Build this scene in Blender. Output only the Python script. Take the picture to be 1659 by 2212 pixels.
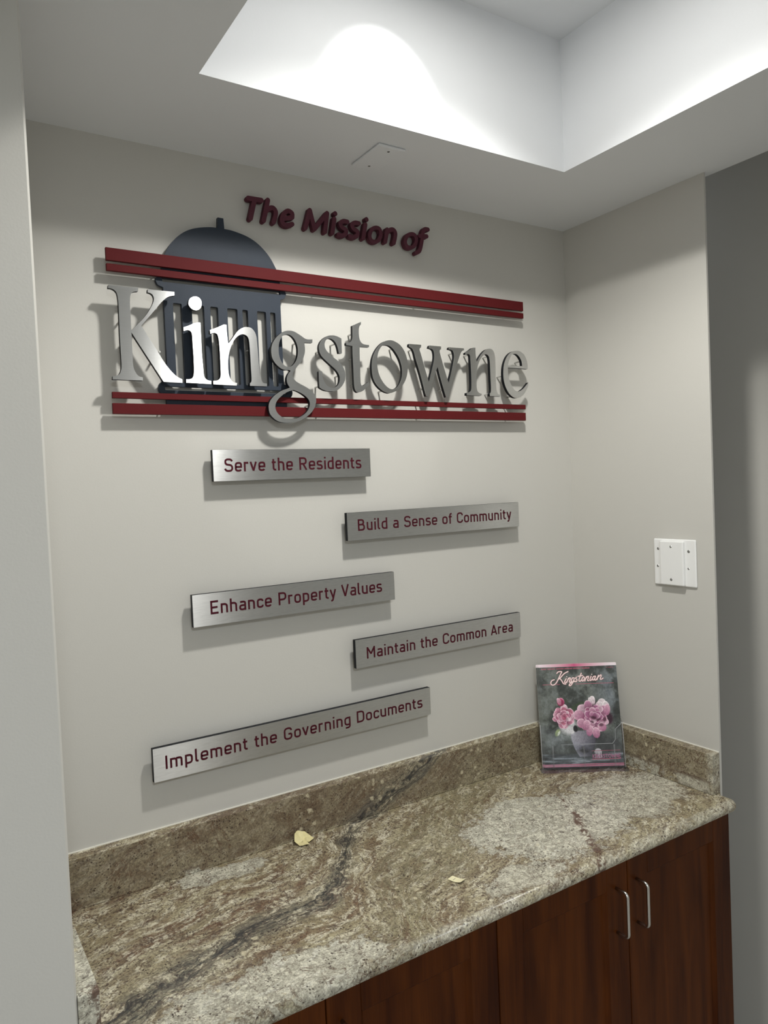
import bpy, bmesh, math, random
import numpy as np
from mathutils import Vector, Matrix

SC = bpy.context.scene
COL = SC.collection
for _o in list(bpy.data.objects):
    bpy.data.objects.remove(_o)

# ------------------------------------------------------------------ camera
cd = bpy.data.cameras.new('camera')
cam = bpy.data.objects.new('camera', cd)
COL.objects.link(cam)
RT = Vector((0.8418, -0.53809, -0.04281))
FW = Vector((0.53706, 0.84287, -0.03381))
UP = Vector((0.05427, 0.00547, 0.99851))
m = Matrix.Identity(4)
for i in range(3):
    m[i][0] = RT[i]; m[i][1] = UP[i]; m[i][2] = -FW[i]
m.translation = (-1.66496, -1.56493, 1.71355)
cam.matrix_world = m
cd.sensor_fit = 'HORIZONTAL'
cd.sensor_width = 36.0
cd.lens = 1600.79 / 1659.0 * 36.0
cd.clip_start = 0.02
SC.camera = cam

# ------------------------------------------------------------------ world, lights, exposure
wd = bpy.data.worlds.new('world'); SC.world = wd
wd.use_nodes = True
wd.node_tree.nodes['Background'].inputs[0].default_value = (0.8, 0.9, 1.0, 1)
wd.node_tree.nodes['Background'].inputs[1].default_value = 0.02
SC.view_settings.view_transform = 'Standard'
SC.view_settings.look = 'None'
SC.view_settings.gamma = 1.0
SC.view_settings.use_curve_mapping = False
SC.view_settings.exposure = 0.04
SC.cycles.use_denoising = True
SC.cycles.max_bounces = 10
SC.cycles.diffuse_bounces = 6
SC.cycles.sample_clamp_indirect = 6.0

H = 2.4438          # soffit underside
TH = 2.751          # ceiling of the raised tray
TX0, TX1, TY0, TY1 = -1.2034, -0.312, -2.30, -0.3036   # tray opening

def lamp(name, loc, power, color, size, spot=None, blend=0.3, aim=None):
    l = bpy.data.lights.new(name, 'SPOT' if spot else 'AREA')
    l.energy = power; l.color = color
    if spot:
        l.spot_size = math.radians(spot); l.spot_blend = blend; l.shadow_soft_size = size
    else:
        l.shape = 'DISK'; l.size = size
    o = bpy.data.objects.new(name, l); COL.objects.link(o)
    o.location = loc
    if aim:
        d = Vector(aim) - Vector(loc)
        o.rotation_euler = d.to_track_quat('-Z', 'Y').to_euler()
    return o

# the recessed lamps of the tray, then added fill for hall and passage
lamp('tray_lamp_sign', (-0.795, -0.735, 2.738), 59.0, (1.0, 0.985, 0.93), 0.05, spot=133, blend=0.50, aim=(-0.795, -0.66, 0.0))
lamp('tray_lamp_sign_glow', (-0.795, -0.735, 2.7375), 4.5, (1.0, 0.985, 0.94), 0.10)
lamp('tray_lamp_edge', (-0.82, -0.60, 2.742), 5.5, (1.0, 0.99, 0.95), 0.012, spot=46, blend=0.18, aim=(-0.82, -0.60 + 1.0, 2.742 - 0.923))
lamp('hall_fill_lamp', (-1.75, -2.55, 2.43), 33.0, (0.89, 0.95, 1.0), 0.40)  # unseen lamp added behind the camera to fill the room
lamp('side_passage_fill', (0.22, 0.35, 2.74), 1.3, (0.93, 0.97, 0.98), 0.20)  # added out of view to brighten the far right wall

# ------------------------------------------------------------------ helpers
def new_mesh_obj(name, bm, mats, parent=None, smooth=False):
    me = bpy.data.meshes.new(name)
    bm.normal_update(); bm.to_mesh(me); bm.free()
    if not isinstance(mats, (list, tuple)): mats = [mats]
    for mt in mats: me.materials.append(mt)
    if smooth:
        for p in me.polygons: p.use_smooth = True
    o = bpy.data.objects.new(name, me); COL.objects.link(o)
    if parent is not None: o.parent = parent
    return o

def tag(o, label, cat, group=None):
    o['label'] = label; o['category'] = cat
    if group: o['group'] = group
    return o

def struct(name, bm, mats, smooth=False):
    o = new_mesh_obj(name, bm, mats, None, smooth); o['kind'] = 'structure'
    return o

def empty(name, loc=(0, 0, 0), rot=(0, 0, 0)):
    o = bpy.data.objects.new(name, None); COL.objects.link(o)
    o.location = loc; o.rotation_euler = rot; o.empty_display_size = 0.05
    return o

def box(bm, a, b, mi=0, bevel=0.0, seg=2):
    x0, y0, z0 = a; x1, y1, z1 = b
    v = [bm.verts.new(c) for c in ((x0,y0,z0),(x1,y0,z0),(x1,y1,z0),(x0,y1,z0),(x0,y0,z1),(x1,y0,z1),(x1,y1,z1),(x0,y1,z1))]
    fs = [bm.faces.new([v[i] for i in q]) for q in ((0,3,2,1),(4,5,6,7),(0,1,5,4),(1,2,6,5),(2,3,7,6),(3,0,4,7))]
    for f in fs: f.material_index = mi
    if bevel > 0:
        es = set(e for f in fs for e in f.edges)
        r = bmesh.ops.bevel(bm, geom=list(es), offset=bevel, segments=seg, profile=0.5, affect='EDGES')
        for f in r['faces']: f.material_index = mi
    return fs

def prism(bm, pts, z0, z1, mi=0):
    """pts: (x, y) outline, counter-clockwise from above, extruded in z"""
    lo = [bm.verts.new((x, y, z0)) for x, y in pts]; hi = [bm.verts.new((x, y, z1)) for x, y in pts]
    n = len(pts)
    fs = [bm.faces.new(list(reversed(lo))), bm.faces.new(hi)]
    for i in range(n): fs.append(bm.faces.new((lo[i], lo[(i+1) % n], hi[(i+1) % n], hi[i])))
    for f in fs: f.material_index = mi

def cyl(bm, p0, p1, r, n=12, mi=0, r1=None):
    p0 = Vector(p0); p1 = Vector(p1); d = (p1 - p0).normalized()
    a = d.orthogonal().normalized(); b = d.cross(a)
    r1 = r if r1 is None else r1
    lo = []; hi = []
    for i in range(n):
        t = 2*math.pi*i/n; e = a*math.cos(t) + b*math.sin(t)
        lo.append(bm.verts.new(p0 + e*r)); hi.append(bm.verts.new(p1 + e*r1))
    fs = [bm.faces.new(list(reversed(lo))), bm.faces.new(hi)]
    for i in range(n): fs.append(bm.faces.new((lo[i], lo[(i+1) % n], hi[(i+1) % n], hi[i])))
    for f in fs: f.material_index = mi

def tube(bm, pts, r, n=12, mi=0):
    rings = []; P = [Vector(p) for p in pts]; a = None
    for i, p in enumerate(P):
        d = (P[min(i+1, len(P)-1)] - P[max(i-1, 0)]).normalized()
        if a is None: a = d.orthogonal().normalized()
        a = (a - d*a.dot(d)).normalized(); b = d.cross(a)
        rings.append([bm.verts.new(p + a*r*math.cos(2*math.pi*k/n) + b*r*math.sin(2*math.pi*k/n)) for k in range(n)])
    for i in range(len(rings)-1):
        for k in range(n):
            f = bm.faces.new((rings[i][k], rings[i][(k+1) % n], rings[i+1][(k+1) % n], rings[i+1][k])); f.smooth = True
    bm.faces.new(list(reversed(rings[0]))); bm.faces.new(rings[-1])

# ------------------------------------------------------------------ materials
def nd(nt, t, **kw):
    n = nt.nodes.new(t)
    for k, v in kw.items(): setattr(n, k, v)
    return n

def mat(name, col, rough=0.5, metal=0.0, spec=0.5, bump=None, var=None):
    """a principled material whose colour is broken up by a little noise; bump = (scale, strength)"""
    mt = bpy.data.materials.new(name); mt.use_nodes = True
    nt = mt.node_tree; b = nt.nodes['Principled BSDF']; L = nt.links
    b.inputs['Base Color'].default_value = (*col, 1); b.inputs['Roughness'].default_value = rough
    b.inputs['Metallic'].default_value = metal; b.inputs['Specular IOR Level'].default_value = spec
    tc = nd(nt, 'ShaderNodeTexCoord')
    if var:
        n = nd(nt, 'ShaderNodeTexNoise'); n.inputs['Scale'].default_value = var[0]; n.inputs['Detail'].default_value = 4
        L.new(tc.outputs['Object'], n.inputs['Vector'])
        mx = nd(nt, 'ShaderNodeMix', data_type='RGBA')
        mx.inputs[6].default_value = (*[c*(1-var[1]) for c in col], 1); mx.inputs[7].default_value = (*[min(1, c*(1+var[1])) for c in col], 1)
        L.new(n.outputs['Fac'], mx.inputs[0]); L.new(mx.outputs[2], b.inputs['Base Color'])
    if bump:
        n = nd(nt, 'ShaderNodeTexNoise'); n.inputs['Scale'].default_value = bump[0]; n.inputs['Detail'].default_value = 5
        L.new(tc.outputs['Object'], n.inputs['Vector'])
        bp = nd(nt, 'ShaderNodeBump'); bp.inputs['Strength'].default_value = bump[1]; bp.inputs['Distance'].default_value = 0.002
        L.new(n.outputs['Fac'], bp.inputs['Height']); L.new(bp.outputs['Normal'], b.inputs['Normal'])
    return mt

M_WALL = mat('wall_paint', (0.565, 0.552, 0.515), 0.55, spec=0.35, bump=(260, 0.07), var=(1.4, 0.02))
M_CEIL = mat('ceiling_paint', (0.765, 0.78, 0.80), 0.6, spec=0.3, bump=(240, 0.06), var=(1.2, 0.02))
M_FLOOR = mat('floor_carpet', (0.42, 0.40, 0.37), 0.95, bump=(700, 0.6), var=(90, 0.25))
M_BASE = mat('baseboard_paint', (0.62, 0.61, 0.58), 0.4)
M_MAROON = mat('maroon_paint', (0.098, 0.0105, 0.012), 0.6, spec=0.12, bump=(900, 0.08), var=(30, 0.05))
M_MAROON_D = mat('maroon_foam_letter', (0.098, 0.030, 0.044), 0.7, spec=0.15, bump=(900, 0.15), var=(60, 0.08))
M_SLATE = mat('slate_blue_paint', (0.027, 0.036, 0.052), 0.5, spec=0.25, bump=(1200, 0.15), var=(40, 0.05))
M_BLACK = mat('black_acrylic', (0.007, 0.008, 0.011), 0.55, spec=0.2)
M_STUD = mat('stud_aluminium', (0.60, 0.60, 0.58), 0.4, metal=0.6)
M_PLATE = mat('white_plastic', (0.84, 0.84, 0.83), 0.35)
M_SCREW = mat('screw_steel', (0.35, 0.35, 0.34), 0.25, metal=1.0)
M_CAULK = mat('caulk', (0.80, 0.78, 0.70), 0.3)
M_HANDLE = mat('satin_nickel', (0.62, 0.61, 0.58), 0.26, metal=1.0)
M_TRIM = mat('lamp_trim_white', (0.85, 0.85, 0.85), 0.4)
M_LEAF = mat('dried_petal', (0.72, 0.64, 0.34), 0.55, bump=(300, 0.5), var=(90, 0.18))
M_CREAM = mat('cream_paper', (0.82, 0.76, 0.50), 0.5, var=(150, 0.05))
M_INK = mat('dark_ink', (0.03, 0.025, 0.02), 0.6)
M_PAPER = mat('magazine_paper', (0.86, 0.85, 0.84), 0.5)
M_VINYL = mat('maroon_vinyl', (0.062, 0.008, 0.015), 0.6, spec=0.1)

def emis(name, col, s):
    mt = bpy.data.materials.new(name); mt.use_nodes = True; nt = mt.node_tree
    nt.nodes.remove(nt.nodes['Principled BSDF'])
    e = nd(nt, 'ShaderNodeEmission'); e.inputs[0].default_value = (*col, 1); e.inputs[1].default_value = s
    nt.links.new(e.outputs[0], nt.nodes['Material Output'].inputs[0])
    return mt
M_LENS = emis('lamp_lens', (1, 0.96, 0.88), 6.0)

def brushed(name, lo, hi):
    mt = bpy.data.materials.new(name); mt.use_nodes = True
    nt = mt.node_tree; b = nt.nodes['Principled BSDF']; L = nt.links
    b.inputs['Metallic'].default_value = 1.0; b.inputs['Roughness'].default_value = 0.33
    b.inputs['Anisotropic'].default_value = 0.98
    cx = nd(nt, 'ShaderNodeCombineXYZ'); cx.inputs[2].default_value = 1.0
    L.new(cx.outputs[0], b.inputs['Tangent'])
    geo = nd(nt, 'ShaderNodeNewGeometry')
    mp = nd(nt, 'ShaderNodeVectorMath', operation='MULTIPLY'); mp.inputs[1].default_value = (55, 55, 1500)
    L.new(geo.outputs['Position'], mp.inputs[0])
    n = nd(nt, 'ShaderNodeTexNoise'); n.inputs['Scale'].default_value = 1.0; n.inputs['Detail'].default_value = 3
    L.new(mp.outputs[0], n.inputs['Vector'])
    mx = nd(nt, 'ShaderNodeMix', data_type='RGBA')
    mx.inputs[6].default_value = (lo, lo*1.01, lo*1.01, 1); mx.inputs[7].default_value = (hi, hi*1.01, hi*1.01, 1)
    L.new(n.outputs['Fac'], mx.inputs[0]); L.new(mx.outputs[2], b.inputs['Base Color'])
    bp = nd(nt, 'ShaderNodeBump'); bp.inputs['Strength'].default_value = 0.16; bp.inputs['Distance'].default_value = 0.0004
    L.new(n.outputs['Fac'], bp.inputs['Height']); L.new(bp.outputs['Normal'], b.inputs['Normal'])
    return mt
M_SILVER = brushed('brushed_aluminium', 0.50, 0.80)
M_SILVER_L = brushed('letter_aluminium', 0.60, 0.70)

def wood():
    mt = bpy.data.materials.new('cherry_wood'); mt.use_nodes = True
    nt = mt.node_tree; b = nt.nodes['Principled BSDF']; L = nt.links
    b.inputs['Roughness'].default_value = 0.42; b.inputs['Specular IOR Level'].default_value = 0.12
    tc = nd(nt, 'ShaderNodeTexCoord')
    mp = nd(nt, 'ShaderNodeVectorMath', operation='MULTIPLY'); mp.inputs[1].default_value = (26, 26, 2.2)
    L.new(tc.outputs['Object'], mp.inputs[0])
    n = nd(nt, 'ShaderNodeTexNoise'); n.inputs['Scale'].default_value = 1.0; n.inputs['Detail'].default_value = 6; n.inputs['Distortion'].default_value = 0.6
    L.new(mp.outputs[0], n.inputs['Vector'])
    mp2 = nd(nt, 'ShaderNodeVectorMath', operation='MULTIPLY'); mp2.inputs[1].default_value = (420, 420, 9)
    L.new(tc.outputs['Object'], mp2.inputs[0])
    n2 = nd(nt, 'ShaderNodeTexNoise'); n2.inputs['Detail'].default_value = 2; n2.inputs['Scale'].default_value = 1.0
    L.new(mp2.outputs[0], n2.inputs['Vector'])
    ad = nd(nt, 'ShaderNodeMath', operation='MULTIPLY_ADD'); ad.inputs[1].default_value = 0.25
    L.new(n2.outputs['Fac'], ad.inputs[0]); L.new(n.outputs['Fac'], ad.inputs[2])
    r = nd(nt, 'ShaderNodeValToRGB'); e = r.color_ramp.elements
    e[0].position = 0.40; e[0].color = (0.032, 0.0064, 0.0008, 1)
    e[1].position = 0.82; e[1].color = (0.100, 0.026, 0.003, 1)
    L.new(ad.outputs[0], r.inputs[0]); L.new(r.outputs[0], b.inputs['Base Color'])
    return mt
M_WOOD = wood()

def acrylic(name, tint):
    """thin clear sheet: mostly see-through with a fresnel sheen"""
    mt = bpy.data.materials.new(name); mt.use_nodes = True; nt = mt.node_tree
    nt.nodes.remove(nt.nodes['Principled BSDF'])
    tr = nd(nt, 'ShaderNodeBsdfTransparent'); tr.inputs[0].default_value = (*tint, 1)
    gl = nd(nt, 'ShaderNodeBsdfGlossy'); gl.inputs['Roughness'].default_value = 0.04
    lw = nd(nt, 'ShaderNodeLayerWeight'); lw.inputs[0].default_value = 0.5
    pw = nd(nt, 'ShaderNodeMath', operation='POWER'); pw.inputs[1].default_value = 4.0; nt.links.new(lw.outputs['Facing'], pw.inputs[0])
    fr = nd(nt, 'ShaderNodeMath', operation='MULTIPLY_ADD'); fr.inputs[1].default_value = 0.5; fr.inputs[2].default_value = 0.035; nt.links.new(pw.outputs[0], fr.inputs[0])
    mx = nd(nt, 'ShaderNodeMixShader')
    nt.links.new(fr.outputs[0], mx.inputs[0]); nt.links.new(tr.outputs[0], mx.inputs[1]); nt.links.new(gl.outputs[0], mx.inputs[2])
    nt.links.new(mx.outputs[0], nt.nodes['Material Output'].inputs[0])
    return mt
M_ACRYL = acrylic('clear_acrylic', (0.96, 0.965, 0.975))
M_EDGE = bpy.data.materials.new('acrylic_edge_highlight'); M_EDGE.use_nodes = True
_b = M_EDGE.node_tree.nodes['Principled BSDF']; _b.inputs['Base Color'].default_value = (0.80, 0.81, 0.84, 1); _b.inputs['Alpha'].default_value = 0.38; _b.inputs['Roughness'].default_value = 0.1  # half-clear pale colour that stands in for highlights along the acrylic edges
M_ACRYL_D = acrylic('smoky_acrylic_foot', (0.84, 0.85, 0.90))

def granite():
    mt = bpy.data.materials.new('granite'); mt.use_nodes = True
    nt = mt.node_tree; b = nt.nodes['Principled BSDF']; L = nt.links
    b.inputs['Roughness'].default_value = 0.27; b.inputs['Specular IOR Level'].default_value = 0.22
    tc = nd(nt, 'ShaderNodeTexCoord'); P = tc.outputs['Object']      # parts are modelled in world coordinates round their origin
    def M(op, a, b_=None, c=None, clamp=False):
        n = nd(nt, 'ShaderNodeMath', operation=op); n.use_clamp = clamp
        for i, v in enumerate((a, b_, c)):
            if v is None: continue
            if isinstance(v, (int, float)): n.inputs[i].default_value = v
            else: L.new(v, n.inputs[i])
        return n.outputs[0]
    def noise(vec, scale, detail=6, rough=0.6, dist=0.0, out='Fac'):
        n = nd(nt, 'ShaderNodeTexNoise'); n.inputs['Scale'].default_value = scale; n.inputs['Detail'].default_value = detail
        n.inputs['Roughness'].default_value = rough; n.inputs['Distortion'].default_value = dist
        L.new(vec, n.inputs['Vector']); return n.outputs[out]
    def step(v, lo, hi, a=0.0, b_=1.0):
        n = nd(nt, 'ShaderNodeMapRange'); n.interpolation_type = 'SMOOTHSTEP'
        L.new(v, n.inputs[0])
        for i, q in enumerate((lo, hi, a, b_)): n.inputs[i+1].default_value = q
        return n.outputs[0]
    def comb(x, y, z):
        n = nd(nt, 'ShaderNodeCombineXYZ')
        for i, v in enumerate((x, y, z)):
            if isinstance(v, (int, float)): n.inputs[i].default_value = v
            else: L.new(v, n.inputs[i])
        return n.outputs[0]
    def mix(f, a, b_):
        n = nd(nt, 'ShaderNodeMix', data_type='RGBA')
        if isinstance(f, (int, float)): n.inputs[0].default_value = f
        else: L.new(f, n.inputs[0])
        for i, v in ((6, a), (7, b_)):
            if isinstance(v, tuple): n.inputs[i].default_value = (*v, 1)
            else: L.new(v, n.inputs[i])
        return n.outputs[2]
    # slow warp so the bands of the stone wander
    wn = noise(P, 3.4, 3, 0.55, out='Color')
    s1 = nd(nt, 'ShaderNodeVectorMath', operation='SUBTRACT'); L.new(wn, s1.inputs[0]); s1.inputs[1].default_value = (0.5, 0.5, 0.5)
    s2 = nd(nt, 'ShaderNodeVectorMath', operation='SCALE'); L.new(s1.outputs[0], s2.inputs[0]); s2.inputs['Scale'].default_value = 0.10
    wf = noise(P, 17, 4, 0.6, out='Color')
    s3 = nd(nt, 'ShaderNodeVectorMath', operation='SUBTRACT'); L.new(wf, s3.inputs[0]); s3.inputs[1].default_value = (0.5, 0.5, 0.5)
    s4 = nd(nt, 'ShaderNodeVectorMath', operation='SCALE'); L.new(s3.outputs[0], s4.inputs[0]); s4.inputs['Scale'].default_value = 0.022
    a1 = nd(nt, 'ShaderNodeVectorMath', operation='ADD'); L.new(P, a1.inputs[0]); L.new(s2.outputs[0], a1.inputs[1])
    a2 = nd(nt, 'ShaderNodeVectorMath', operation='ADD'); L.new(a1.outputs[0], a2.inputs[0]); L.new(s4.outputs[0], a2.inputs[1])
    sp = nd(nt, 'ShaderNodeSeparateXYZ'); L.new(a2.outputs[0], sp.inputs[0])
    sq = nd(nt, 'ShaderNodeSeparateXYZ'); L.new(P, sq.inputs[0])
    zz = M('MULTIPLY_ADD', sp.outputs[2], -1.6, 0.914*1.6)
    X = M('ADD', sp.outputs[0], zz)
    Y = sp.outputs[1]
    # the course of the dark vein: y = f(x)
    fc = nd(nt, 'ShaderNodeFloatCurve'); cm = fc.mapping; cv = cm.curves[0]
    vp = [(-1.5, -0.42), (-1.32, -0.355), (-1.15, -0.300), (-1.046, -0.285), (-0.99, -0.255), (-0.948, -0.216), (-0.911, -0.166), (-0.876, -0.109), (-0.829, -0.066), (-0.74, -0.015), (-0.5, 0.16), (0.1, 0.55)]
    pts = [((x+1.5)/1.6, (y+0.5)/1.1) for x, y in vp]
    while len(cv.points) < len(pts): cv.points.new(0.5, 0.5)
    for q, (x, y) in zip(cv.points, pts): q.location = (x, y)
    cm.update()
    L.new(M('MULTIPLY_ADD', X, 1/1.6, 1.5/1.6), fc.inputs['Value'])
    fy = M('MULTIPLY_ADD', fc.outputs[0], 1.1, -0.5)
    D = M('SUBTRACT', Y, fy)                                     # signed distance across the flow
    # along-flow coordinate
    U = M('ADD', X, M('MULTIPLY', Y, 0.35))
    flow = comb(M('MULTIPLY', U, 7.0), M('MULTIPLY', D, 30.0), M('MULTIPLY', sp.outputs[2], 12.0))
    flow2 = comb(M('MULTIPLY', U, 44.0), M('MULTIPLY', D, 100.0), M('MULTIPLY', sp.outputs[2], 40.0))
    mid = comb(M('MULTIPLY', U, 24.0), M('MULTIPLY', D, 50.0), M('MULTIPLY', sp.outputs[2], 40.0))
    nA = noise(flow, 1.0, 7, 0.62, 0.5)
    nB = noise(flow2, 1.0, 6, 0.70, 0.3)
    nM = noise(mid, 1.0, 8, 0.74, 0.15)
    nC = noise(P, 10, 6, 0.6, 0.4)
    nD = noise(P, 75, 5, 0.65)
    nE = noise(P, 260, 3, 0.6)
    nF = noise(P, 130, 4, 0.7)
    def ridge(v, width, scale, det=5, dist=0.0):
        r_ = M('ABSOLUTE', M('SUBTRACT', noise(v, scale, det, 0.6, dist), 0.5))
        return step(r_, width, 0.0)
    base = mix(step(nA, 0.38, 0.62), (0.255, 0.202, 0.125), (0.480, 0.430, 0.290))
    base = mix(step(nC, 0.44, 0.64, 0, 0.5), base, (0.350, 0.305, 0.185))
    # rusty bands, strongest on the left
    rn = noise(comb(M('MULTIPLY', U, 4.0), M('MULTIPLY', D, 20.0), 3.7), 1.0, 5, 0.6, 0.3)
    lf = step(sp.outputs[0], -0.75, -1.05, 0.35, 1.0)
    base = mix(M('MULTIPLY', M('MULTIPLY', step(rn, 0.48, 0.64), lf), step(nD, 0.35, 0.6, 0.25, 0.9)), base, (0.160, 0.088, 0.056))
    # cream and grey crystals
    base = mix(step(nM, 0.505, 0.560, 0, 0.80), base, (0.660, 0.610, 0.465))
    base = mix(M('MULTIPLY', step(nM, 0.60, 0.64), step(nF, 0.42, 0.55)), base, (0.780, 0.730, 0.580))
    base = mix(step(nB, 0.44, 0.37, 0, 0.80), base, (0.120, 0.088, 0.066))
    base = mix(M('MULTIPLY', step(nF, 0.455, 0.39, 0, 0.85), step(nC, 0.62, 0.40, 0.5, 1)), base, (0.088, 0.058, 0.045))
    # olive zone between the vein and the pale field
    ol = M('MULTIPLY', step(D, -0.10, -0.16), step(D, -0.42, -0.30))
    base = mix(M('MULTIPLY', ol, step(nB, 0.62, 0.40, 0.1, 0.62)), base, (0.235, 0.212, 0.125))
    # the upright splash behind is browner and duller
    up = M('MULTIPLY', step(sq.outputs[2], 0.918, 0.925), M('MULTIPLY', step(sq.outputs[0], -1.22, -1.12), step(sq.outputs[0], -0.66, -0.80)))
    base = mix(M('MULTIPLY', up, step(nM, 0.66, 0.48, 0.25, 0.72)), base, (0.185, 0.135, 0.085))
    # pale fields
    def ell(cx, cy, rx, ry, amp):
        dx = M('MULTIPLY_ADD', sp.outputs[0], 1/rx, -cx/rx); dy = M('MULTIPLY_ADD', Y, 1/ry, -cy/ry)
        d = M('SQRT', M('ADD', M('MULTIPLY', dx, dx), M('MULTIPLY', dy, dy)))
        d = M('ADD', d, M('MULTIPLY_ADD', nC, amp, -amp*0.5))
        return M('ADD', d, M('MULTIPLY_ADD', nD, 0.9, -0.45))
    w = step(ell(-0.45, -0.33, 0.21, 0.155, 0.7), 1.02, 0.90)
    w2 = step(ell(-0.19, -0.33, 0.22, 0.13, 1.6), 1.0, 0.78, 0, 0.85)
    w3 = step(ell(-1.15, -0.065, 0.11, 0.040, 1.2), 1.0, 0.84, 0, 0.95)
    w4 = step(ell(-1.20, -0.45, 0.20, 0.070, 1.9), 1.0, 0.82, 0, 0.90)
    w5 = step(ell(-0.66, -0.47, 0.10, 0.05, 1.6), 1.0, 0.80, 0, 0.8)
    W = M('MAXIMUM', M('MAXIMUM', M('MAXIMUM', w, w2), M('MAXIMUM', w3, w4)), w5)
    W = M('MULTIPLY', W, step(sq.outputs[2], 0.935, 0.916))
    # upright faces show the stone cut across its bands: mottled rather than streaked
    upr = M('MULTIPLY', step(sq.outputs[2], 0.9165, 0.9185), step(sq.outputs[2], 1.0154, 1.0146))
    mot = mix(step(noise(P, 13, 6, 0.68, 0.3), 0.38, 0.62), (0.175, 0.130, 0.085), (0.330, 0.285, 0.190))
    mot = mix(step(nD, 0.55, 0.63, 0, 0.6), mot, (0.440, 0.395, 0.285))
    mot = mix(step(nD, 0.44, 0.38, 0, 0.7), mot, (0.105, 0.078, 0.055))
    base = mix(M('MULTIPLY', upr, 0.72), base, mot)
    # the rounded front is paler and more speckled
    nose = M('MULTIPLY', step(sq.outputs[1], -0.488, -0.503), step(noise(P, 26, 5, 0.7), 0.36, 0.58, 0.15, 0.85))
    pale = mix(step(nD, 0.42, 0.60), (0.470, 0.450, 0.365), (0.740, 0.715, 0.590))
    pale = mix(step(nM, 0.56, 0.60, 0, 0.75), pale, (0.720, 0.705, 0.610))
    pale = mix(step(noise(P, 62, 5, 0.72, 0.6), 0.41, 0.35, 0, 0.75), pale, (0.160, 0.140, 0.120))
    base = mix(M('MAXIMUM', W, M('MULTIPLY', nose, 0.75)), base, pale)
    rim = M('MULTIPLY', step(W, 0.02, 0.25), step(W, 0.80, 0.45))
    base = mix(M('MULTIPLY', rim, 0.55), base, (0.120, 0.075, 0.045))
    # cracks
    cr = M('MULTIPLY', ridge(P, 0.010, 10, 7, 0.8), step(nD, 0.38, 0.52))
    base = mix(M('MULTIPLY', cr, 0.85), base, (0.105, 0.052, 0.030))
    crb = M('MULTIPLY', ridge(mid, 0.016, 0.55, 6, 0.6), step(nF, 0.40, 0.55))
    base = mix(M('MULTIPLY', crb, 0.70), base, (0.075, 0.055, 0.045))
    # the dark blue-grey vein: a grainy band with darker threads
    dv = M('ADD', D, M('MULTIPLY_ADD', nA, 0.06, -0.03))
    vein = M('MULTIPLY', step(M('ABSOLUTE', dv), 0.050, 0.010), step(nM, 0.56, 0.46, 0.0, 1.0))
    base = mix(M('MULTIPLY', vein, 0.62), base, (0.150, 0.148, 0.128))
    th = M('MULTIPLY', step(M('ABSOLUTE', dv), 0.050, 0.006), ridge(comb(M('MULTIPLY', U, 9.0), M('MULTIPLY', D, 60.0), 1.3), 0.045, 1.0, 5, 0.4))
    base = mix(M('MULTIPLY', th, 0.9), base, (0.030, 0.034, 0.036))
    core = M('MULTIPLY', step(M('ABSOLUTE', M('SUBTRACT', dv, 0.004)), 0.010, 0.002), step(nD, 0.58, 0.44, 0.0, 1.0))
    base = mix(M('MULTIPLY', core, 0.85), base, (0.026, 0.030, 0.034))
    # the rusty crack that runs to the front edge
    cxn = M('MULTIPLY_ADD', Y, 0.60, -0.175)
    wy = step(Y, -0.22, -0.52, 0.006, 0.022)
    cd_ = M('DIVIDE', M('ABSOLUTE', M('SUBTRACT', sp.outputs[0], cxn)), wy)
    crk = M('MULTIPLY', M('MULTIPLY', step(cd_, 1.0, 0.35), step(Y, -0.20, -0.26)), step(nD, 0.58, 0.46, 0.0, 1.0))
    base = mix(M('MULTIPLY', crk, 0.85), base, (0.110, 0.050, 0.032))
    # mineral specks and cream pebbles
    vo = nd(nt, 'ShaderNodeTexVoronoi'); vo.inputs['Scale'].default_value = 150; L.new(a2.outputs[0], vo.inputs['Vector'])
    sk = M('MULTIPLY', step(M('MULTIPLY_ADD', noise(P, 330, 3, 0.7), 1.0, vo.outputs['Distance']), 0.78, 0.68), step(noise(P, 22, 3), 0.44, 0.58))
    base = mix(M('MULTIPLY', sk, 0.9), base, (0.036, 0.022, 0.020))
    vo2 = nd(nt, 'ShaderNodeTexVoronoi'); vo2.inputs['Scale'].default_value = 50; L.new(a2.outputs[0], vo2.inputs['Vector'])
    cr3 = M('MULTIPLY', step(M('MULTIPLY_ADD', nF, 0.9, vo2.outputs['Distance']), 0.74, 0.64), step(noise(P, 9, 3), 0.54, 0.62))
    base = mix(M('MULTIPLY', cr3, 0.8), base, (0.680, 0.610, 0.430))
    base = mix(step(nE, 0.60, 0.40, 0.0, 0.38), base, (0.070, 0.052, 0.042))
    L.new(base, b.inputs['Base Color'])
    return mt
M_GRAN = granite()

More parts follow.
